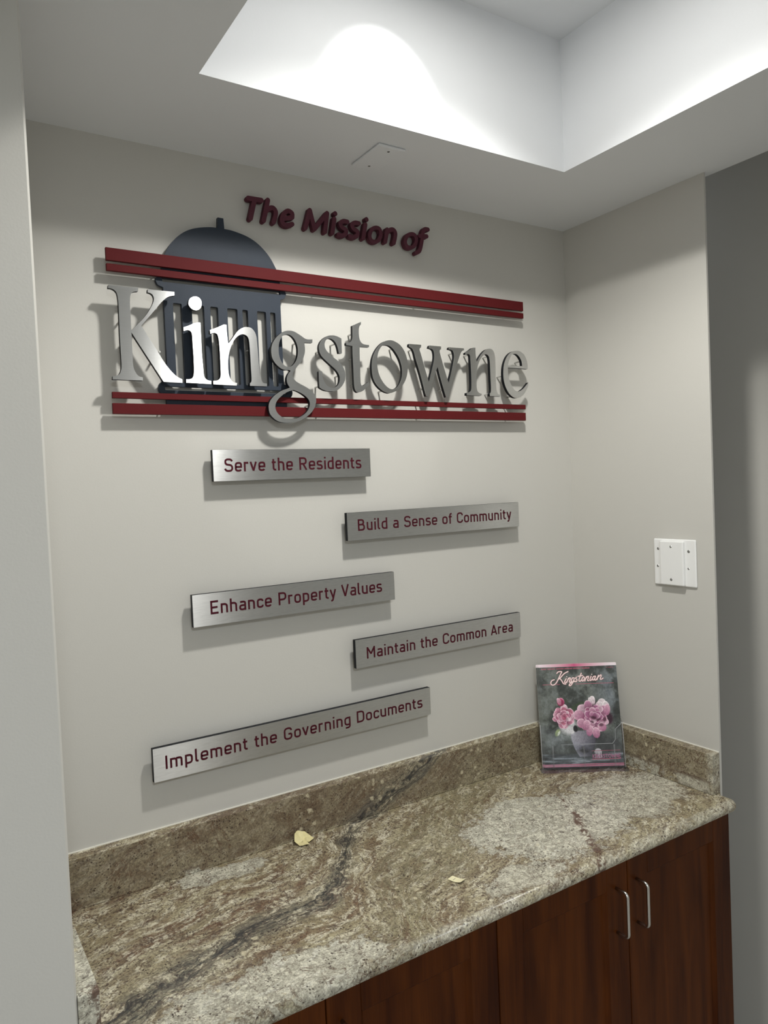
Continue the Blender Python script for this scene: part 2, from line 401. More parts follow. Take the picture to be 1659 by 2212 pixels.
# ------------------------------------------------------------------ outlines in wall coordinates (metres: x, z)
GLYPHS = {'K':[[(-1.3144,2.1335,1),(-1.2567,2.1339,1),(-1.2577,2.1269,1),(-1.2637,2.1259),(-1.269,2.1235),(-1.2725,2.1188),(-1.274,2.112),(-1.2748,2.1024),(-1.2749,2.0786),(-1.2749,2.0475,1),(-1.2554,2.0673),(-1.2432,2.0818),(-1.2348,2.0947),(-1.2289,2.1059),(-1.2265,2.1153),(-1.2284,2.1224),(-1.2332,2.1258),(-1.2386,2.1269,1),(-1.2378,2.133,1),(-1.1838,2.1333,1),(-1.1841,2.1261,1),(-1.1973,2.1217),(-1.2086,2.1127),(-1.218,2.1021),(-1.2315,2.0858),(-1.2427,2.0727),(-1.2548,2.0587,1),(-1.2293,2.0165),(-1.2132,1.9892),(-1.203,1.975),(-1.1936,1.9646),(-1.186,1.9585),(-1.1766,1.9539,1),(-1.177,1.947,1),(-1.2157,1.9474,1),(-1.2749,2.0437,1),(-1.275,2.0231),(-1.2752,1.9983),(-1.275,1.9791),(-1.273,1.9687),(-1.2687,1.9607),(-1.2637,1.9563),(-1.2573,1.9549,1),(-1.2576,1.9486,1),(-1.3159,1.9484,1),(-1.3151,1.9545,1),(-1.3081,1.9561),(-1.3024,1.9596),(-1.2991,1.9664),(-1.2976,1.976),(-1.2974,1.9931),(-1.2977,2.0311),(-1.297,2.088),(-1.2972,2.1069),(-1.299,2.119),(-1.3033,2.1246),(-1.3091,2.1271),(-1.3153,2.1273,1)]],'i':[[(-1.1554,2.1138),(-1.1518,2.1226),(-1.1434,2.1278),(-1.1346,2.1277),(-1.1286,2.1225),(-1.1273,2.1134),(-1.1308,2.1046),(-1.1392,2.0999),(-1.1479,2.1014),(-1.1538,2.1073)],[(-1.1683,2.0622,1),(-1.1572,2.0666),(-1.147,2.0715),(-1.1381,2.0743),(-1.132,2.0745,1),(-1.1322,2.0537),(-1.1322,2.0292),(-1.1322,2.006),(-1.131,1.9803),(-1.1304,1.9668),(-1.1283,1.9595),(-1.1228,1.9548),(-1.1148,1.9536,1),(-1.1152,1.9467,1),(-1.1687,1.9477,1),(-1.1683,1.9547,1),(-1.1606,1.9553),(-1.1548,1.9584),(-1.1515,1.967),(-1.1506,1.9793),(-1.1503,2.0037),(-1.1508,2.028),(-1.151,2.0474),(-1.1535,2.0545),(-1.1596,2.0571),(-1.1687,2.0546,1)]],'n':[[(-1.1115,2.0608,1),(-1.1016,2.0647),(-1.091,2.0698),(-1.0803,2.075,1),(-1.0748,2.0749,1),(-1.0744,2.0581),(-1.0733,2.0394),(-1.0716,2.0355,1),(-1.062,2.0477),(-1.052,2.061),(-1.0422,2.0693),(-1.0312,2.0736),(-1.019,2.0726),(-1.0112,2.0654),(-1.0075,2.0567),(-1.0061,2.044),(-1.0051,2.0185),(-1.004,1.9917),(-1.0031,1.97),(-1.0009,1.9592),(-0.9956,1.9539),(-0.9873,1.9526,1),(-0.9876,1.9466,1),(-1.0276,1.9464,1),(-1.0273,1.9524,1),(-1.0243,1.955),(-1.0231,1.9627),(-1.0234,1.9882),(-1.0236,2.0162),(-1.0244,2.0415),(-1.0265,2.0509),(-1.0314,2.0558),(-1.0388,2.0572),(-1.047,2.0545),(-1.0561,2.0469),(-1.064,2.035),(-1.07,2.0209),(-1.0738,2.0056),(-1.0753,1.9905),(-1.0751,1.973),(-1.073,1.9631),(-1.0694,1.9564),(-1.0643,1.9528),(-1.0571,1.9512,1),(-1.058,1.9455,1),(-1.1104,1.9466,1),(-1.11,1.9538,1),(-1.1022,1.9547),(-1.0962,1.9584),(-1.0932,1.966),(-1.0927,1.9822),(-1.0924,2.0133),(-1.0929,2.0343),(-1.0939,2.0454),(-1.0964,2.0533),(-1.1021,2.0557),(-1.1115,2.0534,1)]],'g':[[(-0.8696,2.0582,1),(-0.8817,2.0574),(-0.8888,2.059),(-0.898,2.0642),(-0.9084,2.0698),(-0.9176,2.0733),(-0.9269,2.0737),(-0.9374,2.0718),(-0.9469,2.0669),(-0.9577,2.0578),(-0.9674,2.0456),(-0.972,2.0339),(-0.9731,2.0224),(-0.9715,2.0111),(-0.9663,2.001),(-0.9587,1.993),(-0.9499,1.9872),(-0.9408,1.985),(-0.9326,1.9854),(-0.9283,1.9837,1),(-0.9342,1.9764),(-0.9382,1.9678),(-0.9386,1.9593),(-0.9361,1.9521),(-0.932,1.9459,1),(-0.9406,1.9426),(-0.9524,1.9383),(-0.9678,1.9289),(-0.9791,1.9182),(-0.985,1.9076),(-0.9858,1.8972),(-0.9836,1.8869),(-0.9761,1.8776),(-0.9651,1.8704),(-0.9515,1.8672),(-0.9353,1.8668),(-0.9187,1.8694),(-0.9006,1.8765),(-0.8844,1.8875),(-0.8729,1.9006),(-0.8676,1.9137),(-0.8674,1.9245),(-0.8712,1.933),(-0.8793,1.9413),(-0.8909,1.9484),(-0.9049,1.9548),(-0.9152,1.9603),(-0.9208,1.9659),(-0.9234,1.9726),(-0.9224,1.979),(-0.9174,1.9867),(-0.9098,1.9955),(-0.901,2.0055),(-0.8939,2.0166),(-0.8904,2.0275),(-0.8896,2.0382),(-0.8908,2.0498,1),(-0.87,2.0504,1)],[(-0.9402,2.063),(-0.9296,2.0653),(-0.9205,2.0615),(-0.9128,2.0526),(-0.9081,2.0402),(-0.9075,2.0285),(-0.9093,2.0168),(-0.914,2.0059),(-0.9215,1.997),(-0.9287,1.993),(-0.9357,1.9926),(-0.9437,1.9959),(-0.9502,2.0039),(-0.9542,2.0152),(-0.9552,2.0277),(-0.954,2.0403),(-0.9506,2.051),(-0.9456,2.0592)],[(-0.9232,1.9409,1),(-0.9128,1.9381),(-0.9013,1.9326),(-0.8915,1.9259),(-0.8852,1.9186),(-0.8836,1.9101),(-0.8862,1.9003),(-0.8939,1.8905),(-0.905,1.8829),(-0.9183,1.8773),(-0.9313,1.8756),(-0.9441,1.8765),(-0.9554,1.88),(-0.9642,1.8872),(-0.9689,1.8955),(-0.9696,1.9038),(-0.9669,1.9122),(-0.9602,1.9208),(-0.9482,1.9306),(-0.9351,1.9373)]],'s':[[(-0.793,2.0656,1),(-0.8023,2.0693),(-0.8115,2.0712),(-0.8209,2.0709),(-0.8302,2.0687),(-0.8397,2.063),(-0.8473,2.0553),(-0.8518,2.047),(-0.853,2.0388),(-0.8516,2.03),(-0.847,2.0213),(-0.8382,2.0128),(-0.8264,2.0035),(-0.8154,1.995),(-0.8075,1.9872),(-0.8027,1.9783),(-0.8022,1.9692),(-0.8047,1.96),(-0.8103,1.9534),(-0.8178,1.95),(-0.8261,1.9497),(-0.8342,1.9526),(-0.841,1.9586),(-0.8457,1.9674),(-0.8478,1.9763),(-0.8483,1.9867,1),(-0.8564,1.9863,1),(-0.8567,1.967),(-0.8563,1.9489,1),(-0.8489,1.9448),(-0.8398,1.942),(-0.8296,1.9412),(-0.8182,1.9418),(-0.8075,1.9458),(-0.7977,1.9539),(-0.7897,1.9652),(-0.7865,1.9763),(-0.787,1.9873),(-0.7903,1.9963),(-0.7961,2.0051),(-0.8062,2.0137),(-0.8183,2.0212),(-0.8282,2.0287),(-0.835,2.0364),(-0.8382,2.0443),(-0.8377,2.0524),(-0.8343,2.0589),(-0.8285,2.0629),(-0.8212,2.0635),(-0.8142,2.0603),(-0.8082,2.0544),(-0.8045,2.0465),(-0.8023,2.0375),(-0.8011,2.0305,1),(-0.7932,2.031,1)]],'t':[[(-0.7374,2.109,1),(-0.7377,2.1027,1),(-0.7417,2.0987),(-0.744,2.0911),(-0.7446,2.0791),(-0.7433,2.0681),(-0.7388,2.06),(-0.7303,2.056),(-0.7172,2.0555,1),(-0.7174,2.0505,1),(-0.7442,2.05,1),(-0.7449,2.0217),(-0.7452,1.9939),(-0.7456,1.9697),(-0.7448,1.9605),(-0.7409,1.9558,1),(-0.7217,1.9674,1),(-0.7215,1.9604,1),(-0.7301,1.9527),(-0.7392,1.9458),(-0.7481,1.9418),(-0.7557,1.9411),(-0.7609,1.946),(-0.7631,1.9543),(-0.7635,1.969),(-0.7634,2.0022),(-0.7636,2.0298),(-0.7633,2.0503,1),(-0.7802,2.0513,1),(-0.78,2.0566,1),(-0.7723,2.0578),(-0.7668,2.0604),(-0.7631,2.0657),(-0.7617,2.0732),(-0.7613,2.0852),(-0.7608,2.0983,1)]],'o':[[(-0.6575,2.0711),(-0.6432,2.0694),(-0.6273,2.0615),(-0.6152,2.0472),(-0.6086,2.0309),(-0.6068,2.0129),(-0.6086,1.9946),(-0.6151,1.9761),(-0.6269,1.9605),(-0.642,1.9494),(-0.6586,1.9428),(-0.6694,1.9422),(-0.6851,1.9479),(-0.7003,1.9607),(-0.7091,1.9766),(-0.712,1.9956),(-0.7111,2.0133),(-0.7064,2.0298),(-0.6978,2.045),(-0.6866,2.0576),(-0.6738,2.0666)],[(-0.6724,2.0585),(-0.66,2.0579),(-0.6486,2.0511),(-0.6375,2.0383),(-0.6292,2.0237),(-0.6245,2.0074),(-0.6239,1.9908),(-0.628,1.9755),(-0.635,1.9632),(-0.6436,1.9554),(-0.6546,1.9517),(-0.6653,1.9538),(-0.679,1.9645),(-0.6905,1.9819),(-0.6957,2.0009),(-0.6959,2.0201),(-0.693,2.0365),(-0.6867,2.0487),(-0.68,2.0558)]],'w':[[(-0.5994,2.0661,1),(-0.5633,2.0661,1),(-0.5636,2.0593,1),(-0.5673,2.0575),(-0.5687,2.0528),(-0.565,2.0426),(-0.5553,2.0094),(-0.5437,1.9736,1),(-0.5325,2.0043),(-0.5252,2.0264),(-0.5226,2.0405),(-0.5243,2.0528),(-0.5298,2.0579),(-0.5394,2.0596,1),(-0.5371,2.0663,1),(-0.5006,2.066,1),(-0.501,2.0587,1),(-0.5046,2.0572),(-0.5055,2.0517),(-0.5017,2.0371),(-0.4915,2.0047),(-0.4808,1.9737,1),(-0.4696,2.0042),(-0.4611,2.0315),(-0.4589,2.0458),(-0.462,2.0567),(-0.4679,2.0598),(-0.4758,2.0609,1),(-0.4746,2.0657,1),(-0.4261,2.0661,1),(-0.4263,2.0613,1),(-0.4326,2.0585),(-0.438,2.0518),(-0.4459,2.0355),(-0.4574,2.0079),(-0.4713,1.9709),(-0.4839,1.9382,1),(-0.4909,1.9369,1),(-0.5029,1.9744),(-0.5142,2.0145,1),(-0.5256,1.9891),(-0.5366,1.9623),(-0.5471,1.9379,1),(-0.5542,1.9377,1),(-0.5678,1.9872),(-0.5808,2.0279),(-0.5856,2.046),(-0.5907,2.0548),(-0.6001,2.0598,1)]],'N':[[(-0.4218,2.0547,1),(-0.4101,2.061),(-0.3977,2.0692,1),(-0.3871,2.0703,1),(-0.3872,2.0525),(-0.3847,2.0324,1),(-0.3737,2.047),(-0.3633,2.0583),(-0.3514,2.0672),(-0.3397,2.0707),(-0.3298,2.0692),(-0.3234,2.0626),(-0.3203,2.0514),(-0.3198,2.0336),(-0.3199,2.0057),(-0.32,1.9802),(-0.3192,1.9612),(-0.3163,1.953),(-0.3114,1.9496),(-0.3046,1.9489,1),(-0.3048,1.9448,1),(-0.3435,1.9442,1),(-0.3431,1.9509,1),(-0.3396,1.9548),(-0.3382,1.9669),(-0.3386,1.9922),(-0.3387,2.0301),(-0.3397,2.0427),(-0.3423,2.0507),(-0.3487,2.055),(-0.3562,2.0543),(-0.3655,2.0475),(-0.3751,2.0357),(-0.3823,2.0203),(-0.3865,2.0026),(-0.3882,1.9838),(-0.3875,1.9651),(-0.3855,1.9564),(-0.3801,1.9516),(-0.3707,1.9494,1),(-0.3739,1.9443,1),(-0.4223,1.9441,1),(-0.422,1.9503,1),(-0.4123,1.9531),(-0.4072,1.9582),(-0.4053,1.9707),(-0.4047,2.0018),(-0.4052,2.0365),(-0.4059,2.0476),(-0.4105,2.0523),(-0.4209,2.0505,1)]],'e':[[(-0.2392,2.0717),(-0.227,2.0698),(-0.2149,2.0627),(-0.2066,2.0515),(-0.2023,2.0373),(-0.2023,2.0235,1),(-0.2753,2.0238,1),(-0.2753,2.0077),(-0.271,1.9886),(-0.2631,1.9741),(-0.2541,1.964),(-0.2438,1.9598),(-0.2323,1.9622),(-0.2195,1.9698),(-0.2102,1.978),(-0.2018,1.9862,1),(-0.2022,1.9789,1),(-0.2129,1.9609),(-0.2259,1.9487),(-0.242,1.9424),(-0.2577,1.9432),(-0.2728,1.9524),(-0.2841,1.9675),(-0.2909,1.9865),(-0.2924,2.0069),(-0.2897,2.0276),(-0.2819,2.0459),(-0.271,2.0594),(-0.2567,2.068)],[(-0.275,2.0296,1),(-0.27,2.044),(-0.2616,2.0567),(-0.2536,2.0617),(-0.2431,2.0623),(-0.2329,2.0565),(-0.2246,2.0452),(-0.2218,2.0304,1)]]}
STUDS = {'K':[[-1.2814,2.08],[-1.2841,1.9784],[-1.2177,2.0102]],'i':[[-1.1383,2.1168],[-1.1346,2.0542],[-1.1352,1.9666]],'s':[[-0.8004,2.0559],[-0.7909,1.982],[-0.8399,2.037],[-0.8453,1.9551]],'t':[[-0.7492,2.0839],[-0.7504,2.0239],[-0.749,1.9608]],'o':[[-0.6321,2.0568],[-0.6089,2.0011],[-0.6978,2.0082],[-0.6697,1.9504]],'w':[[-0.5741,2.0573],[-0.5465,1.959],[-0.4843,1.9587],[-0.4449,2.0564]],'N':[[-0.394,2.0551],[-0.3272,2.0543],[-0.3255,1.9538],[-0.3926,1.9552]],'e':[[-0.2114,2.0467],[-0.2788,2.0035],[-0.2428,1.9496]],'g':[[-0.8993,2.0519],[-0.8892,1.8793],[-0.8744,1.9098]],'n':[[-1.0874,2.0358],[-1.0221,2.0248],[-1.0116,1.9539]]}
MISSION = {'T':[[[-1.0002,2.3637],[-0.9688,2.3643]],[[-0.9854,2.3628],[-0.9971,2.3199]]],'h':[[[-0.9532,2.3675],[-0.9658,2.32]],[[-0.9598,2.3408],[-0.951,2.3493],[-0.9415,2.3518],[-0.9355,2.3453],[-0.9367,2.3345],[-0.9416,2.32]]],'e':[[[-0.9188,2.3313],[-0.8967,2.3374]],[[-0.8947,2.3383],[-0.8949,2.3475],[-0.9044,2.3512],[-0.915,2.3431],[-0.9208,2.3298],[-0.9181,2.3208],[-0.908,2.3183],[-0.8955,2.3228]]],'M':[[[-0.8617,2.3194],[-0.8483,2.3618]],[[-0.8483,2.3618],[-0.8384,2.3205]],[[-0.8384,2.3205],[-0.8031,2.3622]],[[-0.8031,2.3622],[-0.8108,2.3181]]],'i':[[[-0.784,2.3521],[-0.7909,2.3186]],[[-0.7812,2.3654],[-0.7809,2.3646]]],'s':[[[-0.7484,2.3507],[-0.759,2.3506],[-0.768,2.3446],[-0.7643,2.3361],[-0.7537,2.3302],[-0.7559,2.3201],[-0.766,2.3156],[-0.7743,2.3171]]],'S':[[[-0.7162,2.352],[-0.727,2.3518],[-0.7362,2.3459],[-0.7324,2.3373],[-0.7215,2.3313],[-0.7239,2.3211],[-0.7341,2.3166],[-0.7433,2.318]]],'I':[[[-0.698,2.3523],[-0.7059,2.3182]],[[-0.6944,2.3652],[-0.6941,2.3643]]],'o':[[[-0.6676,2.3491],[-0.6802,2.3426],[-0.6872,2.3276],[-0.6834,2.3164],[-0.6731,2.3141],[-0.6609,2.3205],[-0.6542,2.3355],[-0.6577,2.3469],[-0.6676,2.3491]]],'n':[[[-0.635,2.3493],[-0.6423,2.3185]],[[-0.639,2.3378],[-0.6286,2.3487],[-0.617,2.3514],[-0.6113,2.3443],[-0.613,2.3321],[-0.6172,2.3188]]],'O':[[[-0.5616,2.349],[-0.5749,2.3429],[-0.5823,2.3285],[-0.5785,2.3168],[-0.5673,2.3145],[-0.5551,2.3204],[-0.5476,2.335],[-0.551,2.3467],[-0.5616,2.349]]],'f':[[[-0.5097,2.368],[-0.5195,2.3672],[-0.5256,2.3591],[-0.5287,2.3441],[-0.5348,2.3206],[-0.5401,2.3092],[-0.5492,2.3038]],[[-0.5366,2.3478],[-0.5147,2.35]]]}
# ------------------------------------------------------------------ the room
bm = bmesh.new(); box(bm, (-3.3, -3.3, -0.05), (0.5, 1.1, 0.0)); struct('floor', bm, M_FLOOR)
bm = bmesh.new()
# soffit slabs round the tray, and the raised ceiling above
box(bm, (-3.3, TY1, H), (0.03, 0.1, TH))
box(bm, (-3.3, TY0, H), (TX0, TY1, TH))
box(bm, (TX1, TY0, H), (0.03, TY1, TH))
box(bm, (-3.3, -3.3, H), (0.03, TY0, TH))
box(bm, (-3.3, -3.3, TH), (0.5, 1.1, TH + 0.05))
struct('ceiling', bm, M_CEIL)
bm = bmesh.new(); box(bm, (-1.7, 0.0, 0.0), (0.05, 0.10, H)); struct('wall_back', bm, M_WALL)
# short return wall on the right; its free end is cut back so only the corner bead shows
bm = bmesh.new()
prism(bm, [(0.0, -0.461), (0.006, -0.461), (0.03, -0.440), (0.05, -0.30), (0.05, 0.0), (0.0, 0.0)], 0.0, H)
struct('wall_right', bm, M_WALL)
bm = bmesh.new()
prism(bm, [(-3.2, -0.461), (-1.5095, -0.461), (-1.5062, -0.4575), (-1.5062, 0.0), (-1.7, 0.0), (-3.2, 0.0)], 0.0, H)
struct('wall_left', bm, M_WALL)
bm = bmesh.new(); box(bm, (-3.3, -3.3, 0), (-3.2, 0.1, H)); struct('wall_far_left', bm, M_WALL)
bm = bmesh.new(); box(bm, (-3.2, -3.3, 0), (0.40, -3.2, TH)); struct('wall_front', bm, M_WALL)
bm = bmesh.new(); box(bm, (0.40, -3.3, 0), (0.50, 1.1, TH)); struct('wall_far_right', bm, M_WALL)
bm = bmesh.new(); box(bm, (0.05, 1.0, 0), (0.40, 1.1, TH)); struct('wall_hall_end', bm, M_WALL)
bm = bmesh.new(); box(bm, (-3.2, -0.474, 0), (-1.512, -0.461, 0.10), bevel=0.003); struct('baseboard_left', bm, M_BASE)
# thin bead of caulk where the stone meets the painted wall
bm = bmesh.new()
box(bm, (-1.505, -0.0022, 1.0157), (-0.001, 0.0, 1.0180)); box(bm, (-0.0022, -0.459, 1.0157), (0.0, -0.0022, 1.0180))
struct('trim_1', bm, M_CAULK)

# ------------------------------------------------------------------ recessed lamps (housings with lit lenses)
def downlight(x, y, z, r, label):
    t = empty('recessed_light', (x, y, z)); tag(t, label, 'ceiling light', 'recessed ceiling lights')
    bm = bmesh.new(); n = 32
    prof = [(r*0.72, 0.0), (r*0.74, -0.003), (r, -0.004), (r*1.02, 0.0)]
    rings = [[bm.verts.new((a*math.cos(2*math.pi*k/n), a*math.sin(2*math.pi*k/n), zz)) for k in range(n)] for a, zz in prof]
    for i in range(len(rings)-1):
        for k in range(n): bm.faces.new((rings[i][k], rings[i+1][k], rings[i+1][(k+1) % n], rings[i][(k+1) % n]))
    new_mesh_obj('trim_ring', bm, M_TRIM, t, smooth=True)
    bm = bmesh.new(); cyl(bm, (0, 0, -0.0012), (0, 0, 0.0), r*0.72, 32); new_mesh_obj('lens', bm, M_LENS, t)
downlight(-0.795, -0.735, TH - 0.0005, 0.075, 'round white recessed lamp lighting the sign from the raised ceiling')
downlight(-1.75, -2.55, H - 0.0005, 0.22, 'large round white fill lamp, added unseen in the hall ceiling behind the viewer')  # fixture made up to go with the added hall fill
downlight(-0.82, -0.60, TH - 0.0005, 0.045, 'small white recessed spotlight close to the upper rear wall of the raised ceiling')

# ------------------------------------------------------------------ 2-D outlines
def smooth_outline(pts, n=6):
    """closed outline; points with a third value are corners, runs between them are splined"""
    N = len(pts); out = []
    cor = [len(p) > 2 for p in pts]; P = [np.array(p[:2], float) for p in pts]
    for i in range(N):
        a, b = P[i], P[(i+1) % N]
        if cor[i] and cor[(i+1) % N]:
            out.append(a); continue
        p0 = P[i-1] if not cor[i] else 2*a - b
        p3 = P[(i+2) % N] if not cor[(i+1) % N] else 2*b - a
        for k in range(n):
            t = k/n
            out.append(0.5*((2*a) + (b-p0)*t + (2*p0-5*a+4*b-p3)*t*t + (3*a-p0-3*b+p3)*t**3))
    return [(float(q[0]), float(q[1])) for q in out]

def outline_mesh(name, loops, y_front, thick, mats, parent=None, origin=(0, 0, 0), round_pts=True):
    """loops in wall coordinates (x, z); extruded plate whose front is at y = -y_front"""
    cu = bpy.data.curves.new('tmp', 'CURVE'); cu.dimensions = '2D'; cu.fill_mode = 'BOTH'
    cu.extrude = thick/2
    for lp in loops:
        q = smooth_outline(lp) if round_pts else [p[:2] for p in lp]
        s = cu.splines.new('POLY'); s.points.add(len(q)-1)
        for pt, (x, z) in zip(s.points, q): pt.co = (x, z, 0, 1)
        s.use_cyclic_u = True
    co = bpy.data.objects.new('tmp', cu); COL.objects.link(co)
    dg = bpy.context.evaluated_depsgraph_get()
    me = bpy.data.meshes.new_from_object(co.evaluated_get(dg))
    bpy.data.objects.remove(co); bpy.data.curves.remove(cu)
    ox, oy, oz = origin
    for v in me.vertices:
        x, z, d = v.co
        v.co = (x - ox, -(y_front - thick/2) - d - oy, z - oz)
    me.materials.clear()
    for mt in (mats if isinstance(mats, (list, tuple)) else [mats]): me.materials.append(mt)
    me.name = name
    o = bpy.data.objects.new(name, me); COL.objects.link(o)
    if parent is not None: o.parent = parent
    return o

def ribbon(bm, pts, hw, yf, yb, cap=True, closed=False):
    """stroke of half-width hw along pts (x, z), from y=-yf (front) to y=-yb (back)"""
    P = [np.array(p, float) for p in pts]; n = len(P)
    Lf, Rt = [], []
    for i in range(n):
        if closed: a, b = P[(i-1) % n], P[(i+1) % n]
        else: a, b = P[max(i-1, 0)], P[min(i+1, n-1)]
        d1 = P[i]-a; d2 = b-P[i]
        if np.linalg.norm(d1) < 1e-9: d1 = d2
        if np.linalg.norm(d2) < 1e-9: d2 = d1
        d1 = d1/np.linalg.norm(d1); d2 = d2/np.linalg.norm(d2)
        t = d1+d2; t = t/(np.linalg.norm(t)+1e-12); nn = np.array([-t[1], t[0]])
        k = 1/max(0.55, float(nn @ np.array([-d1[1], d1[0]])))
        Lf.append(P[i]+nn*hw*k); Rt.append(P[i]-nn*hw*k)
    if closed:
        loops = None
        rng = range(n)
    V = lambda q, y: bm.verts.new((q[0], y, q[1]))
    if closed:
        lf = [V(q, -yf) for q in Lf]; rf = [V(q, -yf) for q in Rt]; lb = [V(q, -yb) for q in Lf]; rb = [V(q, -yb) for q in Rt]
        for i in rng:
            j = (i+1) % n
            bm.faces.new((lf[i], rf[i], rf[j], lf[j]))
            bm.faces.new((lf[i], lf[j], lb[j], lb[i])); bm.faces.new((rf[j], rf[i], rb[i], rb[j]))
        return
    out = list(Lf)
    if cap:
        d = P[-1]-P[-2]; d /= np.linalg.norm(d); nn = np.array([-d[1], d[0]])
        for k in range(1, 8):
            a = math.pi*k/8; out.append(P[-1]+nn*hw*math.cos(a)+d*hw*math.sin(a))
    out += list(reversed(Rt))
    if cap:
        d = P[0]-P[1]; d /= np.linalg.norm(d); nn = np.array([-d[1], d[0]])
        for k in range(1, 8):
            a = math.pi*k/8; out.append(P[0]+nn*hw*math.cos(a)+d*hw*math.sin(a))
    fr = [V(q, -yf) for q in out]; bk = [V(q, -yb) for q in out]; m_ = len(out)
    lf = fr[:n]; rest = fr[n:]
    cap1 = rest[:7] if cap else []; rt = rest[len(cap1):len(cap1)+n]; cap0 = rest[len(cap1)+n:]
    rt = list(reversed(rt))
    for i in range(n-1): bm.faces.new((lf[i], rt[i], rt[i+1], lf[i+1]))
    if cap:
        bm.faces.new([lf[-1]] + [rt[-1]] + list(reversed(cap1)))
        bm.faces.new([rt[0]] + [lf[0]] + list(reversed(cap0)))
    for i in range(m_):
        j = (i+1) % m_
        bm.faces.new((fr[i], fr[j], bk[j], bk[i]))

def catmull(pts, n=5):
    P = [np.array(p, float) for p in pts]; out = []
    if len(P) < 3: return [tuple(p) for p in P]
    for i in range(len(P)-1):
        a, b = P[i], P[i+1]; p0 = P[i-1] if i else 2*a-b; p3 = P[i+2] if i+2 < len(P) else 2*b-a
        for k in range(n):
            t = k/n
            out.append(tuple(0.5*((2*a)+(b-p0)*t+(2*p0-5*a+4*b-p3)*t*t+(3*a-p0-3*b+p3)*t**3)))
    out.append(tuple(P[-1])); return out

def studs(parent, spots, y_to, r=0.0021, origin=(0, 0, 0), y_from=0.0):
    for x, z in spots:
        bm = bmesh.new(); cyl(bm, (x-origin[0], -y_from-origin[1], z-origin[2]), (x-origin[0], -y_to-origin[1], z-origin[2]), r, 10)
        new_mesh_obj('stud', bm, M_STUD, parent, smooth=False)

# ------------------------------------------------------------------ the large metal-faced letters
YF = 0.043
big = [('K', 'letter_capital_k', 'tall silver capital K at the left end of the big metal word', []),
       ('i', 'letter_i', 'shiny silver lowercase i with round dot in front of the slate columns', []),
       ('n', 'letter_n', 'shiny silver lowercase n over the slate columns, right of the i', []),
       ('g', 'letter_g', 'silver lowercase g whose lower loop hangs over the bottom maroon bars', []),
       ('s', 'letter_s', 'silver lowercase s between the looped g and the t', []),
       ('t', 'letter_t', 'silver lowercase t with slanted top, right of the silver s', []),
       ('o', 'letter_o', 'silver lowercase o, a closed ring between the t and the w', []),
       ('w', 'letter_w', 'silver lowercase w standing off the wall between the o and an n', []),
       ('N', 'letter_n', 'silver lowercase n on bare wall between the w and the final e', []),
       ('e', 'letter_e', 'silver lowercase e closing the big metal word at its right end', [])]
for key, nm, lab, _ in big:
    loops = GLYPHS[key]; xs = [q[0] for l in loops for q in l]; zs = [q[1] for l in loops for q in l]
    org = ((min(xs)+max(xs))/2, 0.0, min(zs))
    t = empty(nm, org); tag(t, lab, 'sign letter', 'big metal letters of the wall sign')
    outline_mesh('letter_body', loops, YF-0.0008, 0.0092, M_BLACK, t, org)
    outline_mesh('letter_face', loops, YF, 0.0008, M_SILVER_L, t, org)
    studs(t, STUDS[key], YF-0.009, origin=org, y_from=0.0182 if key in 'in' else 0.0)

# ------------------------------------------------------------------ the capitol emblem (slate plate)
c0 = -1.0665
def mir(p): return (2*c0 - p[0], *p[1:])
zc = 2.163
half = [(c0-0.0065, 2.3105, 1), (c0-0.0075, 2.2880, 1), (-1.095, 2.2864), (-1.128, 2.2785), (-1.1540, 2.2645), (-1.177, 2.2420), (-1.1915, 2.2180), (-1.1960, 2.2080, 1),
        (-1.200, 2.2080, 1), (-1.200, 2.1740, 1), (-1.2090, 2.1700), (-1.2140, 2.1625), (-1.2105, 2.1525), (-1.2040, 2.1490, 1), (-1.1990, 2.1475, 1),
        (-1.1990, 2.1300, 1), (-1.1990, 1.9560, 1), (-1.2075, 1.9540), (-1.2165, 1.9470), (-1.2190, 1.9375), (-1.2160, 1.9290), (-1.2080, 1.9245), (-1.2037, 1.9235, 1), (-1.2037, 1.8960, 1)]
outl = list(reversed(half)) + [mir(p) for p in half]
def rect(x0, x1, z0, z1, r=0.0025):
    q = []
    for cx, cz, a0 in ((x0+r, z1-r, 180), (x1-r, z1-r, 90), (x1-r, z0+r, 0), (x0+r, z0+r, -90)):
        for k in (0, 1, 2):
            a = math.radians(a0 - 45*k); q.append((cx + r*math.cos(a), cz + r*math.sin(a), 1))
    return q
loops = [outl]
loops.append(rect(-1.2005, -0.9325, 2.1588, 2.1668, 0.0012))
loops.append(rect(-1.2060, -0.9270, 1.9345, 1.9422, 0.0012))
for x0, x1 in ((-1.1805, -1.1619), (-1.1405, -1.1135), (-1.0998, -1.0824), (-1.0613, -1.0381), (-1.0265, -1.0138), (-0.9919, -0.9705), (-0.9604, -0.9477)):
    loops.append(rect(x0, x1, 1.9510, 2.1170))
org = (c0, 0, 1.896)
t = empty('emblem', org); tag(t, 'slate blue domed building emblem with columns behind the big metal letters', 'sign emblem')
outline_mesh('emblem_plate', loops, 0.018, 0.009, M_SLATE, t, org)
studs(t, [(-1.17, 2.215), (-0.963, 2.215), (-1.205, 1.93), (-0.925, 1.93), (c0, 2.135)], 0.0095, 0.003, org)

